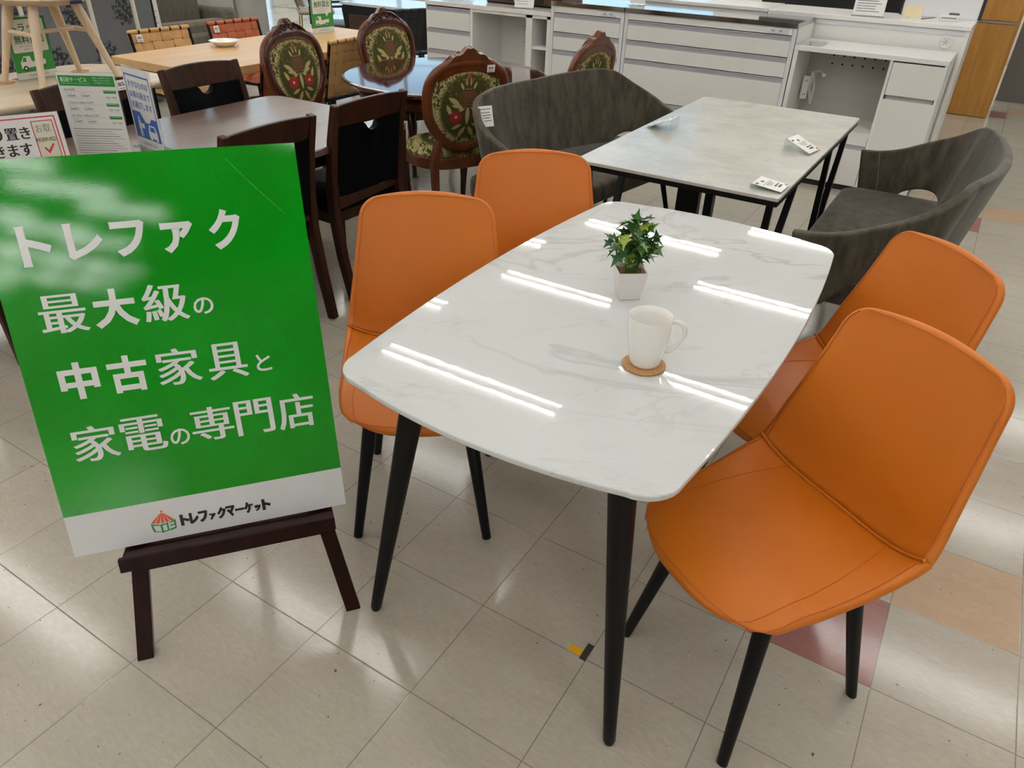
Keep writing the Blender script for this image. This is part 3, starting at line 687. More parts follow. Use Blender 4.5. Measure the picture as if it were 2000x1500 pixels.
# ------------------------------------------------------------------ grey suede benches
def suede(name, c1, c2):
    k = NT(name); o = k.obj(); n = k.noise(k.mapping(o, (7, 7, 2.0)), 3.0, 5, 0.65); n2 = k.noise(o, 180, 2)
    k.set('Base Color', k.mix(k.ramp(k.math('ADD', k.math('MULTIPLY', n, .8), k.math('MULTIPLY', n2, .2)), 0.35, 0.68), col(c1), col(c2))).set('Roughness', 0.75).set('Specular IOR Level', 0.2).set('Sheen Weight', 0.18).set('Sheen Roughness', 0.4)
    k.bump(n2, 0.1, 0.001); return k.m
SUEDE = suede('grey_suede', '#322d25', '#575043'); SEAM = mat('grey_seam', '#77736a', 0.8)
def bench(W=0.68, name='bench', back_h=0.79):
    t = thing(name, '', 'bench', (0, 0, 0), 0, 'grey suede benches at the stone-look table')
    yb, ya, r = -0.175, 0.27, 0.20; bow = 0.085
    # plan path of the rim: right arm tip -> back -> left arm tip
    path = []
    for i in range(10): path.append((W, ya + (yb+r-ya)*i/10))
    for i in range(12): a = PI/2*i/12; path.append((W-r+r*math.cos(a), yb+r-r*math.sin(a)))
    for i in range(17): path.append(((W-r)*(1-2*i/16), yb-bow*(1-(1-2*i/16)**2)))
    path += [(-x, y) for x, y in reversed(path[:22])]
    L = [0]
    for a, b in zip(path, path[1:]): L.append(L[-1]+math.hypot(b[0]-a[0], b[1]-a[1]))
    tot = L[-1]; N = len(path)-1
    def at(q):
        d = q*tot
        for i in range(N):
            if d <= L[i+1] or i == N-1:
                f = (d-L[i])/(L[i+1]-L[i]); return (path[i][0]+(path[i+1][0]-path[i][0])*f, path[i][1]+(path[i+1][1]-path[i][1])*f)
    arm = (ya-yb-r)/tot; cr = (PI/2*r)/tot
    top = smooth_tab([(0, 0.615), (arm*.35, 0.622), (arm*.7, 0.645), (arm, 0.68), (arm+cr*.4, 0.742), (arm+cr*.75, 0.802), (arm+cr*1.1, 0.824), (arm+cr*1.8, 0.822), (0.5, 0.815)])
    bot = smooth_tab([(0, 0.34), (arm*.6, 0.36), (arm*1.0, 0.46), (arm+cr*.5, 0.49), (arm+cr*1.0, 0.44), (arm+cr*1.4, 0.39), (0.5, 0.37)])
    def pt(a, v):
        q = a if a <= .5 else 1-a
        x, y = at(a); zt, zb = top(q), bot(q); z = zb+(zt-zb)*v
        k = (z-0.40)/0.40; s = 1 + 0.0*k
        # lean outward with height
        cx, cy = 0.0, 0.10
        ln = math.hypot(x/W, (y-cy)/0.4) or 1
        x2 = x*(1-0.075*(1-k)); y2 = y - (0.085*(k-0.5))*min(1, max(0, (0.12-y)/0.3)); y2 += 0.05*(1-v)*max(0, (y-0.1)/0.17)*-1
        return (x2, y2, z)
    MB().grid(pt, 96, 14).build('shell', SUEDE, t, smooth=80, solid=0.036, bevel=0.014, seg=3, off=0)
    sm = MB()
    for a in (arm*.35, 1-arm*.35, arm+cr*1.05, 1-arm-cr*1.05): sm.tube([Vector(pt(a+(0.0 if 0.3 < a < .7 else (0.02 if a < .5 else -0.02)*(1-v)), v))+Vector((0, 0.0, 0)) + (Vector((0, 0, 0))-Vector((pt(a, v)[0], pt(a, v)[1]-0.3, 0))).normalized()*0.0185 for v in [i/10 for i in range(11)]], 0.0012, 5)
    sm.build('seam', SEAM, t)
    hw = W-0.06
    def cush(a, v):
        s, d = 2*a-1, 2*v-1
        x = s*hw; y = 0.035 + d*0.265 - (0.05*abs(s)**6 if d < -.5 else 0)
        return (x, y, 0.452 - 0.018*abs(s)**8 - 0.018*abs(d)**8)
    MB().slab(arc_poly(hw, 0.27, 0.10, 8, 0, 0.03), 0.355, 0.452, 0.022).build('seat', SUEDE, t, smooth=60)
    for sx in (-1, 1):
        for sy in (-1, 1): MB().tube([(sx*(hw-0.12), sy*0.17+0.03, 0.36), (sx*(hw-0.04), sy*0.23+0.03, 0)], [0.017, 0.011], 12).build('leg', BLACKM, t)
    return t
bn = bench(); bn.location = (-0.175, 3.29, 0); bn.rotation_euler = (0, 0, R_(90)); bn['label'] = 'grey suede bench with open curved back at right of the stone-look table'
b2 = dup(bn, (-1.70, 3.43, 0), R_(-99.5), 'grey suede bench at left of the stone-look table, behind the orange chairs')
MB().box2((0.50, -0.335, 0.74), (0.57, -0.3325, 0.80)) 
ct = thing('price_tag', 'white paper tag hung on the back corner of the left grey bench', 'tag', (0, 0, 0))
tg = MB().box2((-0.035, -0.001, -0.06), (0.035, 0.001, 0.03)); tg.build('paper', CARD, ct, smooth=0)
pm = MB()
for i, z_ in enumerate((0.015, 0.0, -0.012, -0.024, -0.036)): pm.box2((-0.028+0.004*i, -0.0016, z_), (0.026-0.006*(i % 2), -0.0012, z_+0.003))
pm.build('print', INK, ct, smooth=0)
ct.location = (-1.93, 2.90, 0.755); ct.rotation_euler = (R_(-16), 0, R_(60))

# ------------------------------------------------------------------ white kitchen counters
WH = mat('white_melamine', '#e2e1dd', 0.28, grain=0.015, gscale=20); WG = mat('white_gloss_front', '#dfded9', 0.14); EDGE = mat('white_edge', '#d8d8dc', 0.3)
ALR = mat('handle_aluminium', '#a9a8ae', 0.35, 0.0); DARK = mat('dark_gap', '#101012', 0.6); STEEL = mat('stainless_steel', '#b8babb', 0.10, 1.0); INWH = mat('inner_panel', '#c4c2b6', 0.5)
YF = 5.36
def drawer(par, x0, x1, z0, z1, m, y=YF):
    d = MB().box2((x0, y-0.002, z0), (x1, y+0.30, z1-0.036)).build('drawer', m, par, smooth=0)
    h = MB().box2((x0, y-0.001, z1-0.036), (x1, y+0.03, z1-0.012)).box2((x0, y-0.007, z1-0.012), (x1, y+0.012, z1-0.005)); h.build('handle', ALR, d, smooth=0)
    MB().box2((x0, y+0.004, z1-0.0055), (x1, y+0.3, z1)).build('shadow_gap', DARK, d, smooth=0)
    return d
# left cabinet with open bay
LU = thing('kitchen_counter', 'white kitchen counter with three drawers and an open bay at the far left', 'counter', (0, 0, 0), 0, 'white kitchen counters')
X0, X1 = -4.165, -2.985; YB = YF+0.45
cs = MB(); cs.box2((X0, YF, 0), (X0+0.012, YB, 0.872)).box2((X1-0.03, YF, 0), (X1, YB, 0.872)).box2((X0, YB-0.012, 0), (X1, YB, 0.872)).box2((-3.725, YF, 0), (-3.70, YB-0.012, 0.872)).box2((-3.20, YF, 0), (-3.145, YB-0.012, 0.872)).box2((X0, YF+0.02, 0.0), (X1, YB, 0.06)).box2((-3.70, YF, 0.852), (X1, YB, 0.872)).box2((-3.145, YF+.01, 0.635), (X1, YB, 0.655)).box2((-3.70, YF+.01, 0.06), (X1, YB, 0.08))
cs.build('carcass', WH, LU, smooth=0)
MB().box2((X0-0.002, YF-0.008, 0.873), (X1, YB, 0.903)).build('worktop', mat('white_gloss_top', '#dedcd8', 0.1), LU, smooth=0, bevel=0.002)
for z0, z1 in ((0.705, 0.868), (0.545, 0.705), (0.385, 0.545), (0.07, 0.385)): drawer(LU, X0+0.004, -3.727, z0, z1, WG)
# two steel-top units
def steel_unit(x0, x1, label):
    t = thing('kitchen_counter', label, 'counter', (0, 0, 0), 0, 'white kitchen counters')
    MB().box2((x0, YF+0.004, 0.0), (x1, YB, 0.953)).build('carcass', WH, t, smooth=0)
    MB().box2((x0, YF-0.004, 0.06), (x0+0.024, YF+0.02, 0.953)).build('stile', EDGE, t, smooth=0); MB().box2((x1-0.026, YF-0.004, 0.06), (x1, YF+0.02, 0.953)).build('stile', EDGE, t, smooth=0)
    MB().box2((x0, YF-0.012, 0.953), (x1, YB+0.01, 0.983)).build('steel_top', STEEL, t, smooth=0, bevel=0.001)
    MB().box2((x0+0.026, YF-0.003, 0.910), (x1-0.028, YF+0.01, 0.953)).build('top_rail', WH, t, smooth=0)
    for z0, z1 in ((0.780, 0.910), (0.655, 0.780), (0.385, 0.655), (0.075, 0.385)): drawer(t, x0+0.027, x1-0.029, z0, z1, WG)
    o = MB().box2((x1-0.185, YF-0.009, 0.914), (x1-0.068, YF-0.002, 0.945)).build('socket_strip', EDGE, t, smooth=0, bevel=0.002)
    s = MB()
    for i in range(2):
        for j in range(2): s.box2((x1-0.160+0.05*i+0.012*j, YF-0.0105, 0.924), (x1-0.156+0.05*i+0.012*j, YF-0.0088, 0.936))
    s.build('slot', DARK, o, smooth=0)
    return t
steel_unit(-2.982, -2.383, 'white steel-topped kitchen counter of four drawers, left of the widest one')
steel_unit(-2.377, -1.172, 'widest white steel-topped kitchen counter of four drawers, behind the grey bench')
# low unit with desk bay
DU = thing('kitchen_counter', 'lower white counter with open bay and drawers, right of the steel-topped ones', 'counter', (0, 0, 0), 0, 'white kitchen counters')
YB2 = 5.79
cs = MB(); cs.box2((-1.166, YF, 0.03), (-1.140, YB2, 0.828)).box2((-0.583, YF, 0.03), (-0.566, YB2, 0.828)).box2((-0.278, YF, 0.03), (-0.262, YB2, 0.828)).box2((-1.166, YF+0.03, 0.03), (-0.262, YB2-0.02, 0.05)).box2((-1.14, YF+0.0, 0.360), (-0.583, YB2, 0.385))
cs.build('carcass', WH, DU, smooth=0)
k = NT('white_woodgrain'); o_ = k.obj(); f_ = k.noise(k.mapping(o_, (1, 1, 14)), 2.5, 4, 0.6); k.set('Base Color', k.mix(f_, col('#aaa6a0'), col('#b6b3ae'))).set('Roughness', 0.4)
bp = MB().box2((-1.14, YB2-0.02, 0.05), (-0.583, YB2, 0.828)).build('back_panel', k.m, DU, smooth=0)
hl = MB()
for r in range(2):
    for i in range(7):
        hl.lathe([(0, 0), (0.0065, 0), (0.0065, 0.003), (0, 0.003)], 12, Matrix.Translation((-0.985+0.066*i, YB2-0.0225, 0.770-0.052*r)) @ rotm(PI/2))
hl.build('vent_hole', DARK, bp)
MB().box2((-1.168, YF-0.004, 0.829), (-0.259, YB2+0.01, 0.857)).build('worktop', mat('white_satin_top', '#e2e2e0', 0.2), DU, smooth=0, bevel=0.002)
MB().box2((-0.563, YF-0.002, 0.632), (-0.268, YF+0.3, 0.820)).build('drawer', WG, DU, smooth=0, bevel=0.002)
MB().box2((-0.555, YF+0.02, 0.606), (-0.285, YF+0.3, 0.630)).build('grip_recess', mat('recess_grey', '#a9a8a6', 0.4), DU, smooth=0)
MB().box2((-0.566, YF-0.002, 0.04), (-0.266, YF+0.3, 0.606)).build('door', WG, DU, smooth=0, bevel=0.002)
d_ = MB().box2((-1.136, YF-0.001, 0.04), (-0.586, YF+0.3, 0.275)).build('drawer', WG, DU, smooth=0)
MB().box2((-1.136, YF+0.006, 0.275), (-0.586, YF+0.03, 0.302)).build('handle', ALR, d_, smooth=0)
MB().box2((-1.136, YF-0.001, 0.304), (-0.586, YF+0.3, 0.360)).build('fascia', WH, DU, smooth=0)
MB().box2((-1.160, YF+0.012, 0.0), (-0.268, YB2-0.03, 0.03)).build('plinth', DARK, DU, smooth=0)
# power strip with bundled flex inside the open bay
def power_strip(loc, rz, label, lean=0):
    t = thing('power_strip', label, 'power strip', loc, rz, 'power strips inside the counters')
    b = MB().box2((-0.022, -0.02, -0.075), (0.022, 0.0, 0.075)).build('body', mat('strip_white', '#dcdad4', 0.35), t, smooth=0, bevel=0.004)
    s = MB()
    for z_ in (0.045, -0.045):
        for x_ in (-0.006, 0.006): s.box2((x_-0.0018, -0.0212, z_-0.006), (x_+0.0018, -0.0198, z_+0.006))
    s.build('slot', DARK, b, smooth=0)
    w = MB(); rr = random.Random(5)
    for i in range(5):
        ph = rr.uniform(0, 6); a = 0.018+0.006*i
        w.tube([(0.045+a*math.cos(q+ph*.2)*0.6, -0.02+0.012*math.sin(3*q+ph), 0.0+0.105*math.sin(q)) for q in [2*PI*j/22 for j in range(23)]], 0.003, 6)
    w.tube([(0.05, -0.015, 0.1), (0.07, -0.03, 0.115), (0.09, -0.035, 0.10), (0.10, -0.03, 0.09)], 0.003, 6)
    w.build('cable', mat('cable_white', '#cfccc4', 0.45), t)
    MB().box((0.104, -0.028, 0.084), (0.022, 0.018, 0.018)).build('plug', mat('plug_white', '#d5d2ca', 0.4), t, smooth=0, bevel=0.003)
    return t
power_strip((-1.112, 5.66, 0.565), R_(32), 'white power strip with bundled cable inside the open bay of the lower counter')
power_strip((-3.45, 5.785, 0.66), R_(12), 'white power strip with loose cable inside the open bay of the far left counter')
# raised counter standing behind the lower one
HU = thing('back_counter', 'raised white counter with round cable port standing behind the lower white counter', 'counter', (0, 0, 0))
YH = 5.84
cs = MB(); cs.box2((-1.49, YH, 0.0), (-0.228, YH+0.02, 0.978)).box2((-1.49, YH+0.02, 0.0), (-1.47, YH+0.45, 0.978)).box2((-0.252, YH-0.012, 0.0), (-0.226, YH+0.45, 0.978)).box2((-1.47, YH+0.43, 0.0), (-0.252, YH+0.45, 0.978))
cs.build('carcass', WH, HU, smooth=0)
MB().box2((-1.49, YH-0.006, 0.948), (-0.254, YH+0.0, 0.976)).build('upper_rail', EDGE, HU, smooth=0)
MB().box2((-1.50, YH-0.022, 0.979), (-0.222, YH+0.47, 1.007)).build('worktop', mat('white_counter_top', '#e4e3e0', 0.25), HU, smooth=0, bevel=0.003)
cp = MB().lathe([(0, 0), (0.040, 0), (0.040, 0.004), (0.034, 0.006), (0.030, 0.004), (0, 0.004)], 28, Matrix.Translation((-0.345, YH-0.0005, 0.905)) @ rotm(PI/2)).build('cable_port', mat('port_white', '#dddcd8', 0.3), HU)
lm_ = MB()
for i in range(6):
    a = PI*i/3; lm_.tube([(-0.345, YH-0.0055, 0.905), (-0.345+0.024*math.cos(a), YH-0.0055, 0.905+0.024*math.sin(a))], 0.0012, 4)
lm_.build('port_spoke', mat('port_line', '#8f8e8a', 0.5), cp)

# a second raised counter further left, behind the steel tops
H2 = thing('back_counter', 'raised white counter standing behind the widest steel-topped counter', 'counter', (0, 0, 0))
MB().box2((-2.45, 5.86, 0.0), (-1.515, 6.30, 0.985)).build('carcass', WH, H2, smooth=0)
MB().box2((-2.46, 5.85, 0.986), (-1.51, 6.31, 1.010)).build('worktop', mat('white_rear_top', '#e4e3e0', 0.25), H2, smooth=0, bevel=0.003)
# things on the counters
pg = thing('acrylic_plate', 'clear acrylic plate lying at the left end of the lower white counter', 'plate', (-1.085, 5.50, 0.8575))
MB().box2((-0.075, -0.11, 0), (0.075, 0.11, 0.004)).build('sheet', CLEAR, pg, smooth=0)
def paper_stand(name, label, loc, rz, w, h, lines, tint='#e9e8e6', group=None):
    t = thing(name, label, 'sign', loc, rz, group)
    M = rotm(R_(-12))
    MB().box2((-w/2, -0.001, 0), (w/2, 0.001, h), M).box2((-w/2, -0.05, 0), (w/2, 0.03, 0.003)).build('holder', CLEAR, t, smooth=0)
    MB().box2((-w/2+0.003, -0.0022, 0.004), (w/2-0.003, -0.0014, h-0.003), M).build('sheet', mat('paper_sheet', tint, 0.5), t, smooth=0)
    p = MB(); rr = random.Random(len(label))
    for i in range(lines):
        z_ = 0.02+(h-0.04)*(1-(i+0.5)/lines); p.box2((-w*0.4, -0.0028, z_), (w*(0.4-0.25*rr.random()), -0.0023, z_+h*0.012), M)
    p.build('print', INK, t, smooth=0)
    return t
paper_stand('notice_stand', 'white printed notice in clear stand on the raised white counter', (-0.86, 5.90, 1.008), R_(8), 0.20, 0.29, 16)
paper_stand('notice_stand', 'white printed price sheet in clear stand on the far left counter, before the brown box', (-3.265, 5.43, 0.9045), R_(14), 0.16, 0.22, 10)
paper_stand('notice_stand', 'pale printed sheet in clear stand at the left end of far left counter', (-3.98, 5.55, 0.9045), R_(10), 0.28, 0.2, 4, '#c9cbe0')
paper_stand('notice_stand', 'clear stand with pale sheet on the steel tops between two counters', (-2.40, 5.60, 0.984), R_(5), 0.12, 0.16, 2, '#e3e6e6')
bx = thing('microwave', 'dark brown microwave with white star-shaped glint sticker on the far left counter', 'microwave', (-3.38, 5.70, 0.904))
MB().box2((-0.34, -0.12, 0.012), (0.36, 0.24, 0.26)).build('body', mat('brown_gloss', '#4a362c', 0.15), bx, smooth=0, bevel=0.006)
MB().box2((-0.32, -0.128, 0.03), (0.20, -0.12, 0.245)).build('door', mat('brown_glass', '#3a2a22', 0.06), bx, smooth=0, bevel=0.003)
MB().box2((-0.34, -0.10, 0), (0.36, 0.20, 0.012)).build('foot', DARK, bx, smooth=0)
st_ = MB(); st_.add([(0.034*math.cos(PI*i/4)*(1 if i % 2 == 0 else .28)-0.06, -0.1295, 0.052+0.034*math.sin(PI*i/4)*(1 if i % 2 == 0 else .28)) for i in range(8)], [tuple(range(8))]); st_.build('sticker', mat('white_sticker', '#eeeeee', 0.4), bx, smooth=0)
wb = thing('white_panel', 'white display panel with dark frame leaning upright on the raised counter', 'panel', (-0.45, 6.24, 1.008), R_(0))
MB().box2((-0.245, -0.006, 0.0), (0.225, 0.0, 0.55), rotm(R_(-5))).build('board', mat('panel_white', '#dfe0e2', 0.3), wb, smooth=0)
MB().box2((0.225, -0.01, 0.0), (0.245, 0.006, 0.55), rotm(R_(-5))).build('frame', DARK, wb, smooth=0); MB().box2((-0.258, -0.01, 0.0), (-0.245, 0.006, 0.55), rotm(R_(-5))).build('frame', DARK, wb, smooth=0)
nt = thing('note_paper', 'yellowish note paper propped on the raised white counter', 'paper', (-0.60, 6.02, 1.008), R_(20))
MB().box2((-0.06, -0.001, 0.005), (0.06, 0.0, 0.085), rotm(R_(-35))).build('sheet', mat('manila_paper', '#d9cba6', 0.7), nt, smooth=0)
MB().sphere((-0.03, -0.02, 0.006), (0.018, 0.01, 0.006), 10, 6).build('weight', CLEAR, nt)
pn = thing('pen', 'grey pen lying beside the note paper on the raised counter', 'pen', (-0.50, 6.02, 1.012), R_(40))
MB().tube([(-0.05, 0, 0), (0.035, 0, 0.008), (0.055, 0, 0.010)], [0.004, 0.004, 0.0015], 8).build('barrel', mat('pen_grey', '#6a6a6c', 0.4), pn)
cb_ = thing('card_box', 'small white box holding dark cards on the raised counter', 'box', (-0.385, 6.06, 1.008), R_(8))
MB().box2((-0.055, -0.035, 0), (0.055, 0.035, 0.035)).build('tray', mat('tray_white', '#e6e6e4', 0.4), cb_, smooth=0, bevel=0.002)
MB().box2((-0.005, -0.02, 0.0355), (0.055, 0.02, 0.046)).build('card_pack', mat('card_dark', '#55555f', 0.5), cb_, smooth=0)
pr_ = MB()
for i in range(8): pr_.box2((-0.046+0.0115*i, -0.0362, 0.014), (-0.039+0.0115*i, -0.0351, 0.021))
pr_.build('print', mat('tray_ink', '#33334a', 0.5), cb_, smooth=0)
BLK = thing('black_cabinet', 'black cabinet standing behind the raised white counter', 'cabinet', (0, 0, 0))
MB().box2((-1.9, 7.1, 0.0), (-0.30, 7.5, 1.25)).build('body', mat('black_lacquer', '#08080a', 0.35), BLK, smooth=0, bevel=0.004)
MB().box2((-1.1, 7.085, 0.04), (-1.09, 7.1, 1.2)).build('door_gap', DARK, BLK, smooth=0)
OKC = thing('oak_cabinet', 'tall oak cabinet with a silver strip at the far right', 'cabinet', (0, 0, 0))
OAKV = wood('oak_veneer', '#94652c', '#b5853f', 'Z', 0.4, 1.0)
MB().box2((-0.60, 8.56, 0.0), (0.035, 9.1, 2.1)).build('body', OAKV, OKC, smooth=0, bevel=0.002)
MB().box2((-0.60, 8.545, 0.005), (0.012, 8.56, 0.80)).box2((-0.60, 8.545, 0.825), (0.012, 8.56, 2.09)).build('door', OAKV, OKC, smooth=0, bevel=0.002)
MB().box2((-0.60, 8.540, 0.803), (0.012, 8.556, 0.822)).build('metal_strip', mat('strip_silver', '#a9a49a', 0.3, 0.7), OKC, smooth=0)
GW = thing('grey_partition', 'grey partition standing beyond the oak cabinet', 'partition', (0, 0, 0))
MB().box2((0.06, 9.6, 0.0), (1.6, 9.66, 1.9)).build('panel', mat('partition_grey', '#5d5a55', 0.6), GW, smooth=0)

# ------------------------------------------------------------------ dark wood table and leather chairs
WALN = wood('dark_walnut', '#21130c', '#3a2419', 'Y', 0.25, 0.8, sp=0.2); WALZ = wood('dark_walnut_upright', '#1c0e08', '#402415', 'Z', 0.34, 1.0, sp=0.16)
def top_walnut():
    k = NT('walnut_table_top'); o = k.obj(); f = k.noise(k.mapping(o, (26, 1.6, 1)), 1.0, 5, 0.6, 0.4)
    k.set('Base Color', k.mix(k.ramp(f, .3, .7), col('#4c382d'), col('#6a5246'))).set('Roughness', 0.3).set('Specular IOR Level', 0.8).set('Coat Weight', 0.5).set('Coat Roughness', 0.22); k.bump(f, 0.05, 0.001); return k.m
DT = thing('dark_dining_table', 'dark brown wooden dining table carrying the printed signs, left background', 'table', (-2.70, 1.86, 0))
MB().slab(arc_poly(0.46, 0.90, 0.09, 6), 0.668, 0.70, 0.006).build('tabletop', top_walnut(), DT, smooth=18)
MB().box2((-0.36, -0.78, 0.59), (0.36, 0.78, 0.667)).build('apron', WALN, DT, smooth=0)
for sx in (-1, 1):
    for sy in (-1, 1): MB().tube([(sx*0.39, sy*0.845, 0.667), (sx*0.39, sy*0.845, 0)], [0.038, 0.028], 4, flat=True).build('leg', WALZ, DT, smooth=0, bevel=0.004)
BLEA = leather('black_leather', '#050507', 0.06)
def dark_chair():
    t = thing('leather_back_chair', '', 'chair', (0, 0, 0), 0, 'dark leather chairs around the dark wooden table')
    w = 0.205
    def stile(s):
        pts = [(s*(w-0.005), -0.255, 0.0), (s*w, -0.215, 0.2), (s*w, -0.19, 0.40), (s*w, -0.195, 0.55), (s*w, -0.222, 0.72), (s*w, -0.258, 0.865)]
        MB().tube(pts, [(0.016, 0.020), (0.017, 0.022), (0.017, 0.024), (0.017, 0.021), (0.016, 0.018), (0.015, 0.015)], 4, flat=True, up=(1, 0, 0)).build('rear_leg', WALZ, t, smooth=40, bevel=0.004)
    stile(-1); stile(1)
    # top rail with an arched lower edge
    tr = MB(); n = 14; vs = []; fs = []
    for i in range(n+1):
        s = 2*i/n-1; x = s*(w-0.012)
        for z, y in ((0.775-0.004*(1-s*s), -0.232), (0.862+0.012*(1-s*s), -0.257)):
            bow = -0.012*(1-s*s)
            vs += [(x, y+bow-0.011, z), (x, y+bow+0.011, z)]
    for i in range(n):
        a = i*4; b = a+4
        fs += [(a, b, b+2, a+2), (a+1, a+3, b+3, b+1), (a+2, b+2, b+3, a+3), (a, a+1, b+1, b)]
    fs += [(0, 2, 3, 1), (n*4, n*4+1, n*4+3, n*4+2)]
    tr.add(vs, fs).build('top_rail', WALZ, t, smooth=40, bevel=0.004)
    # leather panel with a half-moon hand hole
    pm = MB(); vs = []; fs = []; nn = 28
    for i in range(nn+1):
        s = 2*i/nn-1; x = s*(w-0.016); notch = 0.040*math.sqrt(max(0, 1-(s/0.22)**2)) if abs(s) < .22 else 0
        for j in range(7):
            q = j/6; z = lerp(0.475, 0.775-notch, q); y = lerp(-0.193, -0.231, q) - 0.012*(1-s*s)*q
            vs += [(x, y-0.015, z), (x, y+0.015+0.006*math.sin(q*PI)*(1-s*s), z)]
    m = 7
    for i in range(nn):
        for j in range(m-1):
            a = (i*m+j)*2; b = ((i+1)*m+j)*2; fs += [(a, b, b+2, a+2), (a+1, a+3, b+3, b+1)]
        a = (i*m)*2; b = ((i+1)*m)*2; fs.append((a, a+1, b+1, b)); a += 12; b += 12; fs.append((a, b, b+1, a+1))
    pm.add(vs, fs).build('back_panel', BLEA, t, smooth=50)
    MB().tube([(-w+0.012, -0.192, 0.452), (w-0.012, -0.192, 0.452)], (0.026, 0.011), 4, flat=True, up=(0, 0, 1)).build('lower_rail', WALZ, t, smooth=0, bevel=0.003)
    MB().slab(arc_poly(0.215, 0.205, 0.03, 4, 0, 0.02), 0.395, 0.455, 0.016).build('seat', BLEA, t, smooth=50)
    MB().box2((-0.195, -0.17, 0.345), (0.195, 0.205, 0.394)).build('seat_frame', WALZ, t, smooth=0, bevel=0.003)
    for s in (-1, 1): MB().tube([(s*0.185, 0.195, 0.394), (s*0.185, 0.20, 0)], [0.02, 0.014], 4, flat=True).build('front_leg', WALZ, t, smooth=0, bevel=0.003)
    return t
dc = dark_chair(); dc.location = (-2.415, 1.845, 0); dc.rotation_euler = (0, 0, R_(90)); dc['label'] = 'dark wooden chair with black leather back just behind the green signboard, seen from behind'
dup(dc, (-2.445, 2.43, 0), R_(88), 'dark wooden chair with black leather back behind the left orange chair, seen from behind')
dup(dc, (-3.05, 2.44, 0), R_(-92), 'dark wooden chair with black leather back and tag, at far right of dark table')
dup(dc, (-3.06, 1.86, 0), R_(-90), 'dark wooden chair with black leather back standing behind the price list stand')
dup(dc, (-3.06, 1.26, 0), R_(-90), 'dark wooden chair at the left edge of view, mostly hidden by the signs')
def paper_tag(label, loc, rz, tilt, num='', w=0.05, h=0.042):
    t = thing('number_tag', label, 'tag', loc, rz, 'small white number tags stuck on chairs')
    M = rotm(tilt); MB().box2((-w/2, -0.0008, -h/2), (w/2, 0, h/2), M).build('paper', CARD, t, smooth=0)
    p = MB()
    if num: glyph(p, num, 0, 0.003, w*0.62, h*0.38, bold=0.03, z=0.0012, M=M @ rotm(PI/2))
    p.box2((-w*.3, -0.0013, -h*.36), (w*.3, -0.0009, -h*.30), M)
    p.build('print', INK, t, smooth=0); return t
paper_tag('white tag numbered 853 on the far right leather-backed chair of the dark table', (-3.293, 2.585, 0.835), R_(92), R_(-14), '853')
paper_tag('white number tag on the leather-backed chair between price list and blue sign', (-3.293, 2.02, 0.835), R_(90), R_(-14), '85')

# ------------------------------------------------------------------ printed signs in acrylic stands
GRN = mat('sign_green', '#2f8a3d', 0.35); BLU = mat('sign_blue', '#2f63b5', 0.35); PAPER = mat('sign_paper', '#e6e5e2', 0.4); INKD = mat('sign_ink', '#23242a', 0.5); GREY = mat('sign_grey_ink', '#8b8d90', 0.5); MAG = mat('sign_magenta', '#bf3350', 0.4); PALE = mat('sign_pale_yellow', '#d6d6bd', 0.4); TAN = mat('sign_tan', '#b08d76', 0.4); GTX = mat('sign_green_text', '#2b6a38', 0.4); BTX = mat('sign_blue_text', '#3a63ad', 0.4)
def sign(name, label, loc, ang, w, h, lean, group='printed signs in acrylic stands'):
    # local: x along the foot, -y faces the reader, z up
    t = thing(name, label, 'sign', loc, ang, group)
    M = rotm(-lean)
    MB().box2((-w/2-0.003, -0.0025, 0), (w/2+0.003, 0.0025, h+0.004), M).box2((-w/2-0.003, -0.03, 0), (w/2+0.003, 0.06, 0.003)).build('acrylic_stand', CLEAR, t, smooth=0)
    MB().box2((-w/2, -0.0034, 0.002), (w/2, -0.0026, h), M).build('sheet', PAPER, t, smooth=0)
    S = M @ Matrix(((1, 0, 0, 0), (0, 0, -1, -0.0036), (0, 1, 0, 0), (0, 0, 0, 1)))
    return t, S
class Flat:
    def __init__(s, S): s.S = S; s.m = {}
    def g(s, m): return s.m.setdefault(m.name, (MB(), m))[0]
    def rect(s, m, x0, y0, x1, y1, z=0.0): s.g(m).add([(x0, y0, z), (x1, y0, z), (x1, y1, z), (x0, y1, z)], [(0, 1, 2, 3)], s.S)
    def poly(s, m, pts, z=0.0): s.g(m).add([(x, y, z) for x, y in pts], [tuple(range(len(pts)))], s.S)
    def text(s, m, tx, cx, cy, w, h, bold=0.03, z=0.0003):
        n = max(1, len(tx)); d = bold*w/n*0.55
        for i in ((-1, 0, 1) if bold > 0.015 else (0,)): glyph(s.g(m), tx, cx+i*d, cy, w, h, min(bold, 0.008), z+i*0.00002, s.S)
    def done(s, t, names):
        for k, (mb, m) in s.m.items(): mb.build(names.get(k, 'print'), m, t, smooth=0)
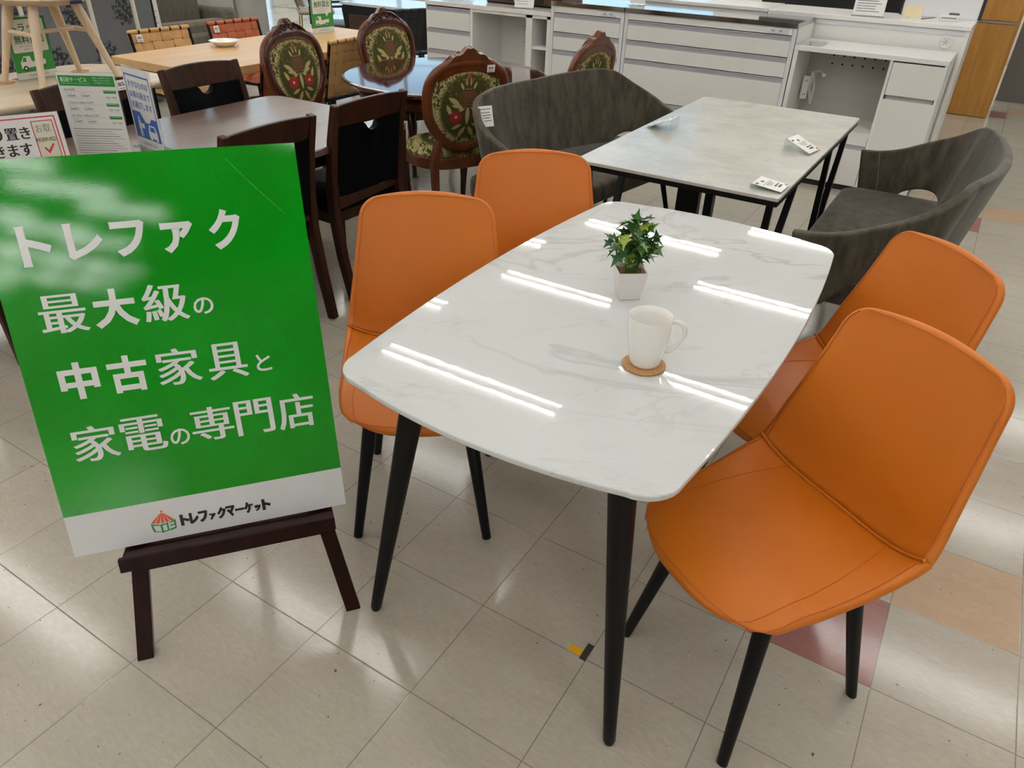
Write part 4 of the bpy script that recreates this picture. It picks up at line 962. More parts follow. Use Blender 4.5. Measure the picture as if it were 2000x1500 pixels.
def truck_sign(label, loc, ang, lean):
    t, S = sign('truck_loan_sign', label, loc, ang, 0.21, 0.297, lean); F = Flat(S)
    F.rect(GRN, -0.105, 0.035, 0.105, 0.295)
    F.poly(PAPER, [(-0.088, 0.130), (0.028, 0.130), (0.042, 0.105), (0.062, 0.130), (0.088, 0.130), (0.092, 0.135), (0.092, 0.28), (0.088, 0.285), (-0.088, 0.285), (-0.092, 0.28), (-0.092, 0.135)], 0.0002)
    F.text(GTX, 'トラック', 0, 0.245, 0.15, 0.045, 0.03, 0.0005); F.text(GTX, '無料貸出', 0, 0.192, 0.15, 0.042, 0.03, 0.0005)
    F.text(GREY, '詳しくはスタッフまで', 0, 0.160, 0.11, 0.011, 0.0, 0.0005); F.text(GREY, 'お尋ねください', 0, 0.144, 0.075, 0.010, 0.0, 0.0005)
    F.poly(PAPER, [(-0.072, 0.055), (-0.072, 0.082), (-0.060, 0.100), (-0.052, 0.112), (-0.018, 0.112), (-0.012, 0.084), (0.060, 0.090), (0.060, 0.066), (0.0, 0.058)], 0.0003)
    F.poly(GRN, [(-0.062, 0.086), (-0.054, 0.106), (-0.040, 0.106), (-0.040, 0.086)], 0.0005)
    for x in (-0.052, 0.035):
        F.poly(INKD, [(x+0.013*math.cos(2*PI*i/14), 0.054+0.013*math.sin(2*PI*i/14)) for i in range(14)], 0.0006)
        F.poly(PAPER, [(x+0.006*math.cos(2*PI*i/10), 0.054+0.006*math.sin(2*PI*i/10)) for i in range(10)], 0.0008)
    F.text(INKD, 'トレファクマーケット', 0.01, 0.018, 0.10, 0.012, 0.04, 0.0004)
    F.done(t, {GRN.name: 'green_print', PAPER.name: 'white_print', GTX.name: 'green_lettering', GREY.name: 'small_print', INKD.name: 'black_print'})
    return t
truck_sign('green and white truck sign standing among the stool legs on the pale round-cornered table', (-4.312, 2.193, 0.7205), R_(92.5), R_(-4.5))
truck_sign('green and white truck sign standing at the far end of the oak table', (-4.436, 4.44, 0.7205), R_(87), R_(0))
t, S = sign('delivery_price_sign', 'white delivery price list with green heading on the dark table behind the signboard', (-2.805, 1.589, 0.7005), R_(33), 0.21, 0.297, R_(1.2)); F = Flat(S)
F.rect(GRN, -0.100, 0.252, 0.100, 0.288); F.text(PAPER, '配送サービス', -0.045, 0.274, 0.094, 0.016, 0.03)
for i, tx in enumerate(('配送してお届けします', '店頭にてスタッフまで', 'お気軽にどうぞ')): F.text(PAPER, tx, 0.055, 0.281-0.0085*i, 0.062-0.004*i, 0.0045, 0.0)
F.rect(PAPER, -0.092, 0.2605, 0.012, 0.2612, 0.0003)
for i, (a, b, c_, d_) in enumerate((('7km以内', '4,900円', '7,700円', ''), ('7.5km~10km以内', '6,000円', '8,200円', ''), ('10.1km~20km以内', '7,100円', '9,300円', ''))):
    y = 0.240-0.0455*i
    F.text(GTX, a, -0.090+0.010*len(a)*.42, y, 0.0085*len(a)*.9, 0.010, 0.0); F.rect(GREY, -0.095, y-0.007, 0.045, y-0.0065)
    F.rect(GRN, 0.052, y-0.012, 0.098, y-0.001); F.rect(PAPER, 0.056, y-0.0045, 0.094, y-0.0035, 0.0003)
    for j, q in enumerate((b, c_)):
        x = -0.068+0.052*j
        F.text(GREY, 'サイズ', x-0.006, y-0.0135, 0.022, 0.006, 0.0); F.text(INKD, q, x, y-0.0225, 0.030, 0.0072, 0.01); F.rect(GREY, x-0.02, y-0.0295, x+0.024, y-0.0290)
    for j in range(2): F.rect(GREY, 0.056+0.022*j, y-0.026, 0.073+0.022*j, y-0.0235); F.rect(GREY, 0.060+0.022*j, y-0.031, 0.070+0.022*j, y-0.0298)
for i in range(11):
    y = 0.100-0.0088*i; F.rect(GREY if i % 3 else INKD, -0.092, y, -0.092+0.19*(0.95-0.28*((i*7) % 4)/4), y+0.0017)
F.done(t, {GRN.name: 'green_print', PAPER.name: 'white_lettering', GTX.name: 'green_lettering', GREY.name: 'small_print', INKD.name: 'black_print'})
t, S = sign('blue_loading_sign', 'white sign with blue border and car drawing on the dark table', (-2.738, 1.745, 0.7005), R_(-8.6), 0.21, 0.297, R_(0.2)); F = Flat(S)
for r in ((-0.095, 0.270, 0.095, 0.276), (-0.095, 0.04, -0.089, 0.276), (0.089, 0.04, 0.095, 0.276)): F.rect(BLU, *r)
F.rect(BLU, -0.095, 0.04, 0.095, 0.105)
F.poly(BLU, [(-0.095, 0.105), (0.0, 0.105), (-0.03, 0.14), (-0.095, 0.14)]); F.poly(BLU, [(0.03, 0.105), (0.095, 0.105), (0.095, 0.125), (0.05, 0.125)])
for i, tx in enumerate(('大きなものは', 'お車の前まで', 'お運びします')): F.text(BTX, tx, 0, 0.242-0.038*i, 0.155, 0.026, 0.025)
F.poly(PAPER, [(0.01, 0.05), (0.01, 0.075), (0.022, 0.10), (0.065, 0.10), (0.078, 0.075), (0.078, 0.05)], 0.0003); F.poly(BLU, [(0.022, 0.076), (0.030, 0.094), (0.058, 0.094), (0.066, 0.076)], 0.0005)
for x in (0.022, 0.068): F.poly(PAPER, [(x-0.007, 0.042), (x+0.007, 0.042), (x+0.007, 0.052), (x-0.007, 0.052)], 0.0004)
F.poly(PAPER, [(-0.055, 0.112), (-0.045, 0.112), (-0.045, 0.122), (-0.055, 0.122)], 0.0003); F.poly(PAPER, [(-0.062, 0.075), (-0.040, 0.075), (-0.042, 0.110), (-0.058, 0.110)], 0.0003); F.poly(PAPER, [(-0.060, 0.045), (-0.052, 0.045), (-0.050, 0.076), (-0.058, 0.076)], 0.0003); F.poly(PAPER, [(-0.046, 0.045), (-0.038, 0.045), (-0.042, 0.076), (-0.049, 0.076)], 0.0003); F.rect(PAPER, -0.04, 0.08, -0.015, 0.098, 0.0003)
F.text(INKD, 'トレファクマーケット', 0, 0.02, 0.11, 0.012, 0.04)
F.done(t, {BLU.name: 'blue_print', PAPER.name: 'white_print', BTX.name: 'blue_lettering', INKD.name: 'black_lettering'})
t, S = sign('reserved_sign', 'white layaway sign with red border and RESERVED check mark, left edge behind the signboard', (-2.752, 1.262, 0.7005), R_(65.6), 0.297, 0.21, R_(10)); F = Flat(S)
for r in ((-0.142, 0.195, 0.136, 0.199), (0.132, 0.01, 0.136, 0.199), (-0.142, 0.01, -0.138, 0.199)): F.rect(MAG, *r)
F.text(INKD, 'お取り置き', -0.045, 0.150, 0.19, 0.040, 0.06); F.text(INKD, 'できます', -0.035, 0.098, 0.155, 0.040, 0.06)
F.rect(MAG, 0.060, 0.062, 0.126, 0.186); F.rect(PALE, 0.063, 0.065, 0.123, 0.183, 0.0002)
F.text(GREY, 'お取', 0.092, 0.160, 0.045, 0.026, 0.02, 0.0003); F.text(INKD, 'RESERVED', 0.092, 0.124, 0.060, 0.012, 0.01, 0.0006)
F.poly(MAG, [(0.078, 0.096), (0.083, 0.100), (0.090, 0.088), (0.108, 0.110), (0.112, 0.106), (0.091, 0.076)], 0.0005)
F.rect(TAN, -0.13, 0.022, 0.10, 0.048); F.text(INKD, '以上のお品物が対象です。', 0.0, 0.035, 0.17, 0.014, 0.02)
F.done(t, {MAG.name: 'red_print', INKD.name: 'black_lettering', PALE.name: 'yellow_note', GREY.name: 'pale_lettering', TAN.name: 'tan_band'})

# ------------------------------------------------------------------ oval glossy table and medallion chairs
MAHO = wood('polished_mahogany', '#2a0d09', '#4e1c10', 'X', 0.05, 0.5, coat=0.6); MAHZ = wood('carved_mahogany', '#311511', '#4f261a', 'Z', 0.18, 1.0, coat=0.3); MAHB = wood('reddish_beech', '#4a2412', '#6d3a1d', 'Z', 0.28, 1.0, coat=0.2)
OT = thing('round_pedestal_table', 'round glossy mahogany table with moulded edge reflecting the windows', 'table', (-2.77, 3.74, 0))
MB().lathe([(0, 0.672), (0.56, 0.672), (0.585, 0.680), (0.600, 0.690), (0.612, 0.700), (0.606, 0.708), (0.598, 0.710), (0.588, 0.7105), (0, 0.7105)], 72).build('tabletop', MAHO, OT, smooth=30)
MB().lathe([(0.50, 0.600), (0.52, 0.605), (0.525, 0.64), (0.51, 0.655), (0.53, 0.671), (0.48, 0.671), (0.48, 0.60)], 64, closed=True).build('apron', MAHZ, OT, smooth=40)
for i in range(4):
    a = R_(1)+PI/2*i; c_, s_ = math.cos(a), math.sin(a)
    pts = [(0.44*c_, 0.44*s_, 0.66), (0.50*c_, 0.50*s_, 0.56), (0.47*c_, 0.47*s_, 0.38), (0.42*c_, 0.42*s_, 0.18), (0.43*c_, 0.43*s_, 0.07), (0.47*c_, 0.47*s_, 0.0)]
    MB().tube(pts, [0.045, 0.048, 0.032, 0.022, 0.02, 0.026], 10).build('leg', MAHZ, OT, smooth=60)
def tapestry():
    k = NT('green_floral_tapestry'); o = k.obj(); x, y, z = k.xyz(o)
    # pattern runs in x and (z on the back / y on the seat)
    v = k.math('ADD', k.math('SUBTRACT', z, 0.692), k.math('MULTIPLY', k.math('LESS_THAN', z, 0.52), k.math('ADD', k.math('MULTIPLY', y, -1.0), 0.22)))
    ax = k.math('ABSOLUTE', x); P = k.vec(ax, v, 0.0)
    olive = k.mix(k.noise(P, 90, 2), col('#2f3116'), col('#4a4a22'))
    d = k.math('SQRT', k.math('ADD', k.math('POWER', k.math('DIVIDE', x, 0.19), 2.0), k.math('POWER', k.math('DIVIDE', v, 0.208), 2.0)))
    border = k.ramp(d, 0.74, 0.84)
    nz = k.noise(P, 26, 3, 0.55, 1.6); scroll = k.ramp(k.math('ABSOLUTE', k.math('SUBTRACT', nz, 0.5)), 0.025, 0.055, 1, 0)
    nz2 = k.noise(P, 60, 2, 0.5, 0.8); fine = k.ramp(k.math('ABSOLUTE', k.math('SUBTRACT', nz2, 0.5)), 0.03, 0.06, 1, 0)
    blob = k.ramp(k.noise(P, 17, 2, 0.5, 0.5), 0.52, 0.58)
    cream = k.math('MULTIPLY', border, k.math('MAXIMUM', scroll, k.math('MULTIPLY', blob, k.math('ADD', k.math('MULTIPLY', fine, -0.55), 0.9))), clamp=True)
    c = k.mix(cream, olive, col('#b8aa74'))
    dark = k.math('MULTIPLY', k.math('MULTIPLY', border, k.ramp(nz2, 0.6, 0.64)), 0.7); c = k.mix(dark, c, col('#14120a'))
    def disc(cx, cy, r, pet=0, amp=0.0):
        dx = k.math('SUBTRACT', ax, cx); dy = k.math('SUBTRACT', v, cy); rr = k.math('SQRT', k.math('ADD', k.math('POWER', dx, 2.0), k.math('POWER', dy, 2.0)))
        if pet:
            an = k.math('ARCTAN2', dy, dx); rr = k.math('ADD', rr, k.math('MULTIPLY', k.math('COSINE', k.math('MULTIPLY', an, float(pet))), amp))
        return k.ramp(rr, r*0.9, r*1.05, 1, 0), rr
    def blade(cx, cy, ang, L, W):
        dx = k.math('SUBTRACT', ax, cx); dy = k.math('SUBTRACT', v, cy); ca, sa = math.cos(ang), math.sin(ang)
        p = k.math('DIVIDE', k.math('ADD', k.math('MULTIPLY', dx, ca), k.math('MULTIPLY', dy, sa)), L); q = k.math('DIVIDE', k.math('SUBTRACT', k.math('MULTIPLY', dy, ca), k.math('MULTIPLY', dx, sa)), W)
        return k.ramp(k.math('ADD', k.math('POWER', p, 2.0), k.math('ABSOLUTE', q)), 0.85, 1.0, 1, 0)
    for cx, cy, an, L, W, cc in ((0.026, -0.125, -1.0, 0.035, 0.012, '#9a8250'), (0.03, 0.0, -0.7, 0.04, 0.013, '#a59866'), (0.075, 0.035, 0.55, 0.04, 0.013, '#a59866'), (0.0, -0.04, 1.57, 0.05, 0.012, '#a59866'), (0.06, 0.01, 0.2, 0.03, 0.010, '#a59866'), (0.10, -0.01, 1.1, 0.035, 0.011, '#a59866'), (0.055, -0.095, -0.4, 0.03, 0.010, '#9a8a58'), (0.035, 0.105, 1.1, 0.022, 0.007, '#a59866'), (0.012, 0.125, 1.5, 0.02, 0.006, '#a59866')):
        c = k.mix(blade(cx, cy, an, L, W), c, col(cc))
    m, rr = disc(0.0, 0.045, 0.050, 9, 0.006); lines = k.ramp(k.math('SINE', k.math('MULTIPLY', rr, 420.0)), -0.2, 0.3); c = k.mix(m, c, k.mix(lines, col('#3a2216'), col('#7d5a3a')))
    m, rr = disc(0.0, 0.15, 0.012); c = k.mix(m, c, col('#8b4a30'))
    tw = k.ramp(k.voro(P, 46), 0.22, 0.42, 1, 0); zone = k.math('MULTIPLY', k.ramp(d, 0.68, 0.76, 1, 0), k.ramp(v, 0.05, 0.09)); c = k.mix(k.math('MULTIPLY', k.math('MULTIPLY', tw, zone), 0.85), c, col('#8a5a3c'))
    m, rr = disc(0.062, -0.045, 0.036, 8, 0.004); pe = k.ramp(k.math('SINE', k.math('MULTIPLY', rr, 520.0)), 0.2, 0.7, 0, 0.55)
    c = k.mix(m, c, k.mix(pe, col('#7e1f1f'), col('#a84b3c'))); m, rr = disc(0.062, -0.045, 0.008); c = k.mix(m, c, col('#c7a06a'))
    k.set('Base Color', c).set('Roughness', 0.85).set('Specular IOR Level', 0.2); k.bump(k.noise(o, 700, 2), 0.25, 0.001); return k.m
TAP = tapestry()
def medallion(s):
    # closed outline of the back: parameter angle from the bottom, wider at the shoulders
    pts = []
    for i in range(s):
        a = -PI/2 + 2*PI*i/s; c_, n_ = math.cos(a), math.sin(a)
        w = 0.198 + 0.042*n_ if n_ > -0.2 else 0.1896 + 0.070*(n_+0.2)
        x = math.copysign(abs(c_)**0.80, c_)*w; z = math.copysign(abs(n_)**0.86, n_)*(0.208)
        pts.append((x, z))
    return pts
def oval_chair():
    t = thing('medallion_chair', '', 'chair', (0, 0, 0), 0, 'carved tapestry chairs around the round glossy table')
    lean = R_(11); B = Matrix.Translation((0, -0.215, 0.692)) @ rotm(lean)   # tilts the top away from the sitter (-y)
    out = medallion(56)
    fr = MB().ring([(x*1.05, 0, z*1.04) for x, z in out], 0.020, 0.028, 10, B, nrm=(0, 1, 0)); fo = fr.build('back_frame', MAHB, t, smooth=60)
    fc = MB().ring([(x*1.03, 0.016, z*1.02) for x, z in out], 0.010, 0.022, 8, B, nrm=(0, 1, 0)).build('front_moulding', MAHZ, t, smooth=60, label='dark carved front face')
    # crest with a peaked outline and scrolls on its front
    cr = []
    for i in range(25):
        s = 2*i/24-1; x = s*0.165; zb = 0.208*(max(0, 1-(x/0.24)**2))**0.43*1.0; zt = zb + 0.018 + 0.060*max(0, 1-abs(s)*1.02)**0.85 + 0.010*math.sin(abs(s)*16)*(1-abs(s)); cr.append((x, zb-0.03, zt))
    cm = MB(); vs = []; fs = []
    for x, zb, zt in cr: vs += [(x, -0.016, zb), (x, 0.018, zb), (x, -0.016, zt), (x, 0.018, zt)]
    for i in range(24):
        a = 4*i; b = a+4; fs += [(a, b, b+2, a+2), (a+1, a+3, b+3, b+1), (a+2, b+2, b+3, a+3), (a, a+1, b+1, b)]
    fs += [(0, 2, 3, 1), (96, 97, 99, 98)]
    cm.add(vs, fs, B).build('crest', MAHB, t, smooth=40)
    sc = MB()
    for sg in (-1, 1):
        for (cx, cz, r, d) in ((0.030, 0.236, 0.020, 1), (0.072, 0.219, 0.016, -1)):
            sc.tube([(sg*(cx+r*(1-q/9)*math.cos(d*q*1.15)), 0.021, cz+r*(1-q/9)*math.sin(d*q*1.15)) for q in [j*0.5 for j in range(17)]], 0.006, 6, B)
        sc.tube([(sg*0.01, 0.02, 0.259), (sg*0.05, 0.022, 0.259), (sg*0.095, 0.022, 0.236), (sg*0.14, 0.02, 0.198), (sg*0.165, 0.02, 0.165)], [0.006, 0.007, 0.008, 0.007, 0.004], 6, B)
    sc.sphere((0, 0.02, 0.270), (0.014, 0.010, 0.02), 10, 8, B); sc.build('carving', MAHZ, t, smooth=60)
    n = 56
    for sg, nm in ((1, 'back_cushion'), (-1, 'rear_panel')):
        mb = MB(); vs = [(0, sg*0.030, 0)]; fs = []
        R = [0.25, 0.5, 0.72, 0.88, 0.96]
        for r in R:
            for x, z in out: vs.append((x*r, sg*(0.006+0.024*(1-r**3)), z*r))
        for j in range(n): fs.append((0, 1+j, 1+(j+1) % n) if sg < 0 else (0, 1+(j+1) % n, 1+j))
        for i in range(len(R)-1):
            for j in range(n): fs.append((1+i*n+j, 1+i*n+(j+1) % n, 1+(i+1)*n+(j+1) % n, 1+(i+1)*n+j))
        mb.add(vs, fs, B).build(nm, TAP, t, smooth=70)
    nl = MB()
    for i in range(0, 112):
        q = out[(i//2) % 56] if i % 2 == 0 else tuple((a+b)/2 for a, b in zip(out[(i//2) % 56], out[(i//2+1) % 56])); nl.sphere((q[0]*0.955, 0.011, q[1]*0.955), 0.0028, 5, 4, B)
    nl.build('trim_nails', mat('brass_gimp', '#8d7a45', 0.4), t)
    for s in (-1, 1):
        a = B @ Vector((s*0.135, 0, -0.165))
        MB().tube([a, (s*0.155, -0.178, 0.45), (s*0.165, -0.180, 0.40), (s*0.170, -0.205, 0.2), (s*0.175, -0.26, 0.0)], [(0.016, 0.02), (0.019, 0.022), (0.019, 0.022), (0.017, 0.018), (0.013, 0.014)], 4, flat=True, up=(1, 0, 0)).build('rear_leg', MAHB, t, smooth=45, bevel=0.004)
    seat = [(0.235*math.copysign(abs(math.cos(a))**0.75, math.cos(a))*(1+0.06*math.sin(a)), 0.03+0.215*math.copysign(abs(math.sin(a))**0.75, math.sin(a))) for a in [2*PI*i/48 for i in range(48)]]
    MB().slab([(x*0.985, 0.03+(y-0.03)*0.985) for x, y in seat], 0.365, 0.425, 0.006).build('seat_rail', MAHB, t, smooth=50)
    sm = MB(); vs = [(0, 0.03, 0.492)]; fs = []
    R = [0.3, 0.55, 0.78, 0.92, 1.0, 0.99]
    for i, r in enumerate(R):
        for x, y in seat: vs.append((x*r*0.97, 0.03+(y-0.03)*r*0.97, 0.426 if i == 5 else 0.438+0.054*(1-r**4)))
    for j in range(48): fs.append((0, 1+j, 1+(j+1) % 48))
    for i in range(5):
        for j in range(48): fs.append((1+i*48+j, 1+i*48+(j+1) % 48, 1+(i+1)*48+(j+1) % 48, 1+(i+1)*48+j))
    sm.add(vs, fs).build('seat', TAP, t, smooth=60)
    for s in (-1, 1):
        MB().tube([(s*0.165, 0.185, 0.40), (s*0.190, 0.215, 0.33), (s*0.180, 0.205, 0.2), (s*0.165, 0.185, 0.08), (s*0.175, 0.20, 0.03), (s*0.185, 0.215, 0.0)], [0.030, 0.032, 0.020, 0.015, 0.016, 0.02], 10).build('front_leg', MAHZ, t, smooth=60)
    return t
oc = oval_chair(); oc.location = (-2.435, 3.30, 0); oc.rotation_euler = (0, 0, R_(60)); oc['label'] = 'carved tapestry-backed chair seen from behind, between leather chair and grey bench'
dup(oc, (-3.33, 3.29, 0), R_(-90), 'carved tapestry-backed chair between oak table and dark table, front of its back visible')
dup(oc, (-3.31, 4.07, 0), R_(-100), 'carved tapestry-backed chair beyond the round glossy table, before the dark desk')
dup(oc, (-2.25, 4.18, 0), R_(84), 'carved tapestry-backed chair behind the left grey bench, seen from the side')
paper_tag('white number tag on the crest of the rear-facing tapestry chair', (0, 0, 0), 0, 0, '840'); 
tg_ = [o for o in C.objects if o.get('label') == 'white number tag on the crest of the rear-facing tapestry chair'][0]
tg_.matrix_world = Matrix.Translation((-2.435, 3.30, 0)) @ rotm(0, 0, R_(60)) @ Matrix.Translation((0, -0.215, 0.692)) @ rotm(R_(11)) @ Matrix.Translation((0.115, -0.022, 0.190)) @ Matrix.Scale(0.85, 4)

# ------------------------------------------------------------------ oak table with woven chairs
OAK = wood('light_oak', '#c39a64', '#dab480', 'Y', 0.35, 0.8)
WT = thing('oak_table', 'light oak dining table with thick top and black metal legs, far left', 'table', (-4.225, 3.78, 0))
MB().box2((-0.425, -0.95, 0.672), (0.425, 0.95, 0.72)).build('tabletop', OAK, WT, smooth=0, bevel=0.004)
for sy in (-1, 1):
    lg_ = MB()
    for sx in (-1, 1): lg_.box((sx*0.34, sy*0.80, 0.335), (0.05, 0.05, 0.67))
    lg_.box((0, sy*0.80, 0.02), (0.63, 0.05, 0.04)).box((0, sy*0.80, 0.65), (0.63, 0.05, 0.04)); lg_.build('leg_frame', BLACKM, WT, smooth=0)
def strap(name, c):
    k = NT(name); o = k.obj(); cc = col(c); k.set('Base Color', k.mix(k.noise(o, 14, 4, 0.6), tuple(q*.82 for q in cc[:3])+(1,), tuple(min(1, q*1.1) for q in cc[:3])+(1,))).set('Roughness', 0.5); k.bump(k.noise(o, 250, 2), 0.06, 0.001); return k.m
def woven_chair(leath, cat_group):
    t = thing('woven_strap_chair', '', 'chair', (0, 0, 0), 0, cat_group)
    fm = MB(); w = 0.225
    for s in (-1, 1):
        fm.tube([(s*w, -0.27, 0.785), (s*w, -0.19, 0.42), (s*w, 0.20, 0.43)], 0.011, 8)
    fm.tube([(-w, -0.27, 0.785), (w, -0.27, 0.785)], 0.011, 8).tube([(-w, 0.20, 0.43), (w, 0.20, 0.43)], 0.011, 8).tube([(-w, -0.19, 0.42), (w, -0.19, 0.42)], 0.011, 8)
    fm.build('frame', BLACKM, t)
    for sx in (-1, 1):
        for sy, y0 in ((-1, -0.17), (1, 0.18)): MB().tube([(sx*0.215, y0, 0.425), (sx*0.225, y0+sy*0.045, 0.0)], 0.010, 8).build('leg', BLACKM, t)
    def weave(p0, du, dv, nu, nv, nrm, wu, wv, nm):
        mb = MB(); p0, du, dv, nrm = Vector(p0), Vector(du), Vector(dv), Vector(nrm).normalized()
        def strip(a, dirv, side, wid, phase, cells):
            vs = []; fs = []; n = cells*8
            for i in range(n+1):
                q = i/n; z = 0.0042*math.sin(q*cells*PI+phase+PI/2*0)
                for s in (-1, 1):
                    for h in (-1, 1): vs.append(a+dirv*q+side*s*wid/2+nrm*(z*1.0+h*0.0014))
            for i in range(n):
                b = 4*i; fs += [(b, b+4, b+6, b+2), (b+1, b+3, b+7, b+5), (b, b+1, b+5, b+4), (b+2, b+6, b+7, b+3)]
            mb.add(vs, fs)
        lu, lv = du.length, dv.length
        for i in range(nu): strip(p0+du*((i+.5)/nu), dv, du.normalized(), lu/nu*0.90, PI*(i % 2), nv)
        for j in range(nv): strip(p0+dv*((j+.5)/nv), du, dv.normalized(), lv/nv*0.88, PI*((j+1) % 2), nu)
        return mb
    mb = weave((-w-0.012, -0.198, 0.445), (2*w+0.024, 0, 0), (0, -0.075, 0.343), 6, 5, (0, 0.97, 0.2), 0, 0, 'b')
    for i in range(6):
        x = -w-0.012+(2*w+0.024)*(i+.5)/6; mb.tube([(x-0.032, -0.272, 0.787), (x+0.032, -0.272, 0.787)], 0.0145, 10)
    mb.build('woven_back', leath, t, smooth=50)
    nb_ = Vector((0, 0.97, 0.2)).normalized()
    lm2 = MB(); lm2.grid(lambda a, v: tuple(Vector((-w+0.005+(2*w-0.01)*a, -0.198-0.075*v, 0.450+0.335*v))), 1, 1); lm2.build('gap_shade_sheet', BLACKM, t, smooth=0, solid=0.0012, label='black sheet added as shade between the straps')  # added black sheet stands in for shade in the gaps of the weave
    weave((-w-0.012, -0.185, 0.432), (2*w+0.024, 0, 0), (0, 0.385, 0.008), 6, 5, (0, 0, 1), 0, 0, 's').build('woven_seat', leath, t, smooth=50)
    return t
G_ = 'woven leather chairs around the oak table'
LT = strap('tan_leather', '#c89c62'); LR = strap('terracotta_leather', '#b05a34'); LB = strap('black_leather_strap', '#111113')
wt = woven_chair(LT, G_); wt.location = (-4.685, 3.40, 0); wt.rotation_euler = (0, 0, R_(-92)); wt['label'] = 'tan woven leather chair on the far side of the oak table, left one'
dup(wt, (-3.985, 3.98, 0), R_(90), 'tan woven leather chair backing the carved tapestry chairs, near side of oak table')
wr = woven_chair(LR, G_); wr.location = (-4.685, 4.03, 0); wr.rotation_euler = (0, 0, R_(-91)); wr['label'] = 'terracotta woven leather chair on the far side of the oak table, by the white dish'
dup(wr, (-3.985, 3.42, 0), R_(90), 'terracotta woven leather chair half hidden behind a tapestry chair, near side of oak table')
paper_tag('white number tag on the tan woven chair across the oak table', (-4.938, 3.24, 0.750), R_(90), R_(-12), '854', 0.045, 0.045)
paper_tag('white number tag on the terracotta woven chair across the oak table', (-4.938, 3.865, 0.750), R_(90), R_(-12), '855', 0.045, 0.045)
d = MB().lathe([(0, 0.0), (0.045, 0.0), (0.06, 0.006), (0.088, 0.028), (0.10, 0.036), (0.097, 0.037), (0.085, 0.030), (0.055, 0.010), (0, 0.008)], 40).build('dish', PORC, smooth=50)
d.location = (-4.45, 3.53, 0.7205); tag(d, 'shallow white porcelain dish on the light oak table', 'dish')

# ------------------------------------------------------------------ pale table with a wooden stool on it
PALEW = wood('pale_ash', '#b7a488', '#d3c3aa', 'Y', 0.35, 0.7); BEECH = wood('pale_beech', '#c6ae90', '#ddc9b0', 'Z', 0.45, 0.8); BEECHX = wood('pale_beech_seat', '#bba184', '#d6c3a9', 'X', 0.45, 0.8)
PT = thing('pale_wood_table', 'pale wooden table with rounded corners at left, carrying a wooden stool', 'table', (-4.165, 1.75, 0))
MB().slab(arc_poly(0.395, 0.92, 0.22, 10), 0.690, 0.72, 0.010).build('tabletop', PALEW, PT, smooth=50)
for sx in (-1, 1):
    for sy in (-1, 1): MB().tube([(sx*0.22, sy*0.60, 0.69), (sx*0.28, sy*0.72, 0)], [0.03, 0.018], 12).build('leg', PALEW, PT)
ST = thing('wooden_stool', 'pale wooden stool standing on cork discs upon the pale table', 'stool', (-4.15, 2.235, 0.72))
feet = {(1, -1): (0.165, -0.205), (1, 1): (0.138, 0.222), (-1, 1): (-0.168, 0.195), (-1, -1): (-0.160, -0.215)}
MB().lathe([(0, 0.365), (0.17, 0.365), (0.205, 0.378), (0.212, 0.392), (0.205, 0.402), (0.15, 0.398), (0, 0.392)], 40).build('seat', BEECHX, ST, smooth=50)
mids = {}
for kx, (fx, fy) in feet.items():
    a = Vector((kx[0]*0.105, kx[1]*0.105, 0.37)); b = Vector((fx, fy, 0.004 if kx[0] < 0 else 0.0)); mids[kx] = a+(b-a)*0.36
    MB().tube([a+(b-a)*q for q in (0, .15, .35, .6, .9, 1)], [0.022, 0.025, 0.023, 0.018, 0.015, 0.015], 12).build('leg', BEECH, ST)
for sy in (-1, 1): MB().tube([mids[(-1, sy)], (mids[(-1, sy)]+mids[(1, sy)])/2, mids[(1, sy)]], [0.008, 0.012, 0.008], 10).build('stretcher', BEECH, ST)
MB().tube([(mids[(-1, -1)]+mids[(1, -1)])/2, (mids[(-1, 1)]+mids[(1, 1)])/2], [0.010, 0.010], 10).build('stretcher', BEECH, ST)
MB().box2((0.195, 0.03, 0.372), (0.214, 0.085, 0.386)).build('maker_tag', mat('tag_navy', '#23274a', 0.5), ST, smooth=0, label='small navy tag')
for i, kx in enumerate(((-1, 1), (-1, -1))):
    fx, fy = feet[kx]; c = MB().lathe([(0, 0), (0.046, 0), (0.046, 0.003), (0, 0.003)], 32).build('cork_disc', CORK, smooth=40)
    c.location = (-4.15+fx, 2.235+fy, 0.7202); tag(c, ('round cork disc under the rear right leg of the wooden stool', 'round cork disc under the left leg of the wooden stool')[i], 'coaster', 'cork discs under the stool legs')

# ------------------------------------------------------------------ far background, left
def damask():
    k = NT('grey_damask'); o = k.obj(); x, y, z = k.xyz(o)
    P = k.vec(y, z, 0.0); base = k.mix(k.noise(P, 3, 3), col('#57595c'), col('#6c6f72'))
    sx = k.math('SUBTRACT', k.math('FLOORED_MODULO', k.math('ADD', y, k.math('MULTIPLY', k.math('FLOOR', k.math('DIVIDE', z, 0.30)), 0.19)), 0.42), 0.21)
    sz = k.math('SUBTRACT', k.math('FLOORED_MODULO', z, 0.30), 0.15)
    rr = k.math('SQRT', k.math('ADD', k.math('POWER', sx, 2.0), k.math('POWER', sz, 2.0))); an = k.math('ARCTAN2', sz, sx)
    pet = k.math('ADD', rr, k.math('MULTIPLY', k.math('COSINE', k.math('MULTIPLY', an, 8.0)), 0.016))
    m = k.math('MULTIPLY', k.ramp(pet, 0.085, 0.10, 1, 0), k.ramp(k.noise(P, 42, 2, 0.5), 0.42, 0.52))
    k.set('Base Color', k.mix(m, base, col('#1c1d22'))).set('Roughness', 0.6); k.bump(k.noise(P, 5, 2), 0.5, 0.03); return k.m
MA = thing('mattress', 'dark grey damask mattress standing upright behind the pale table', 'mattress', (0, 0, 0))
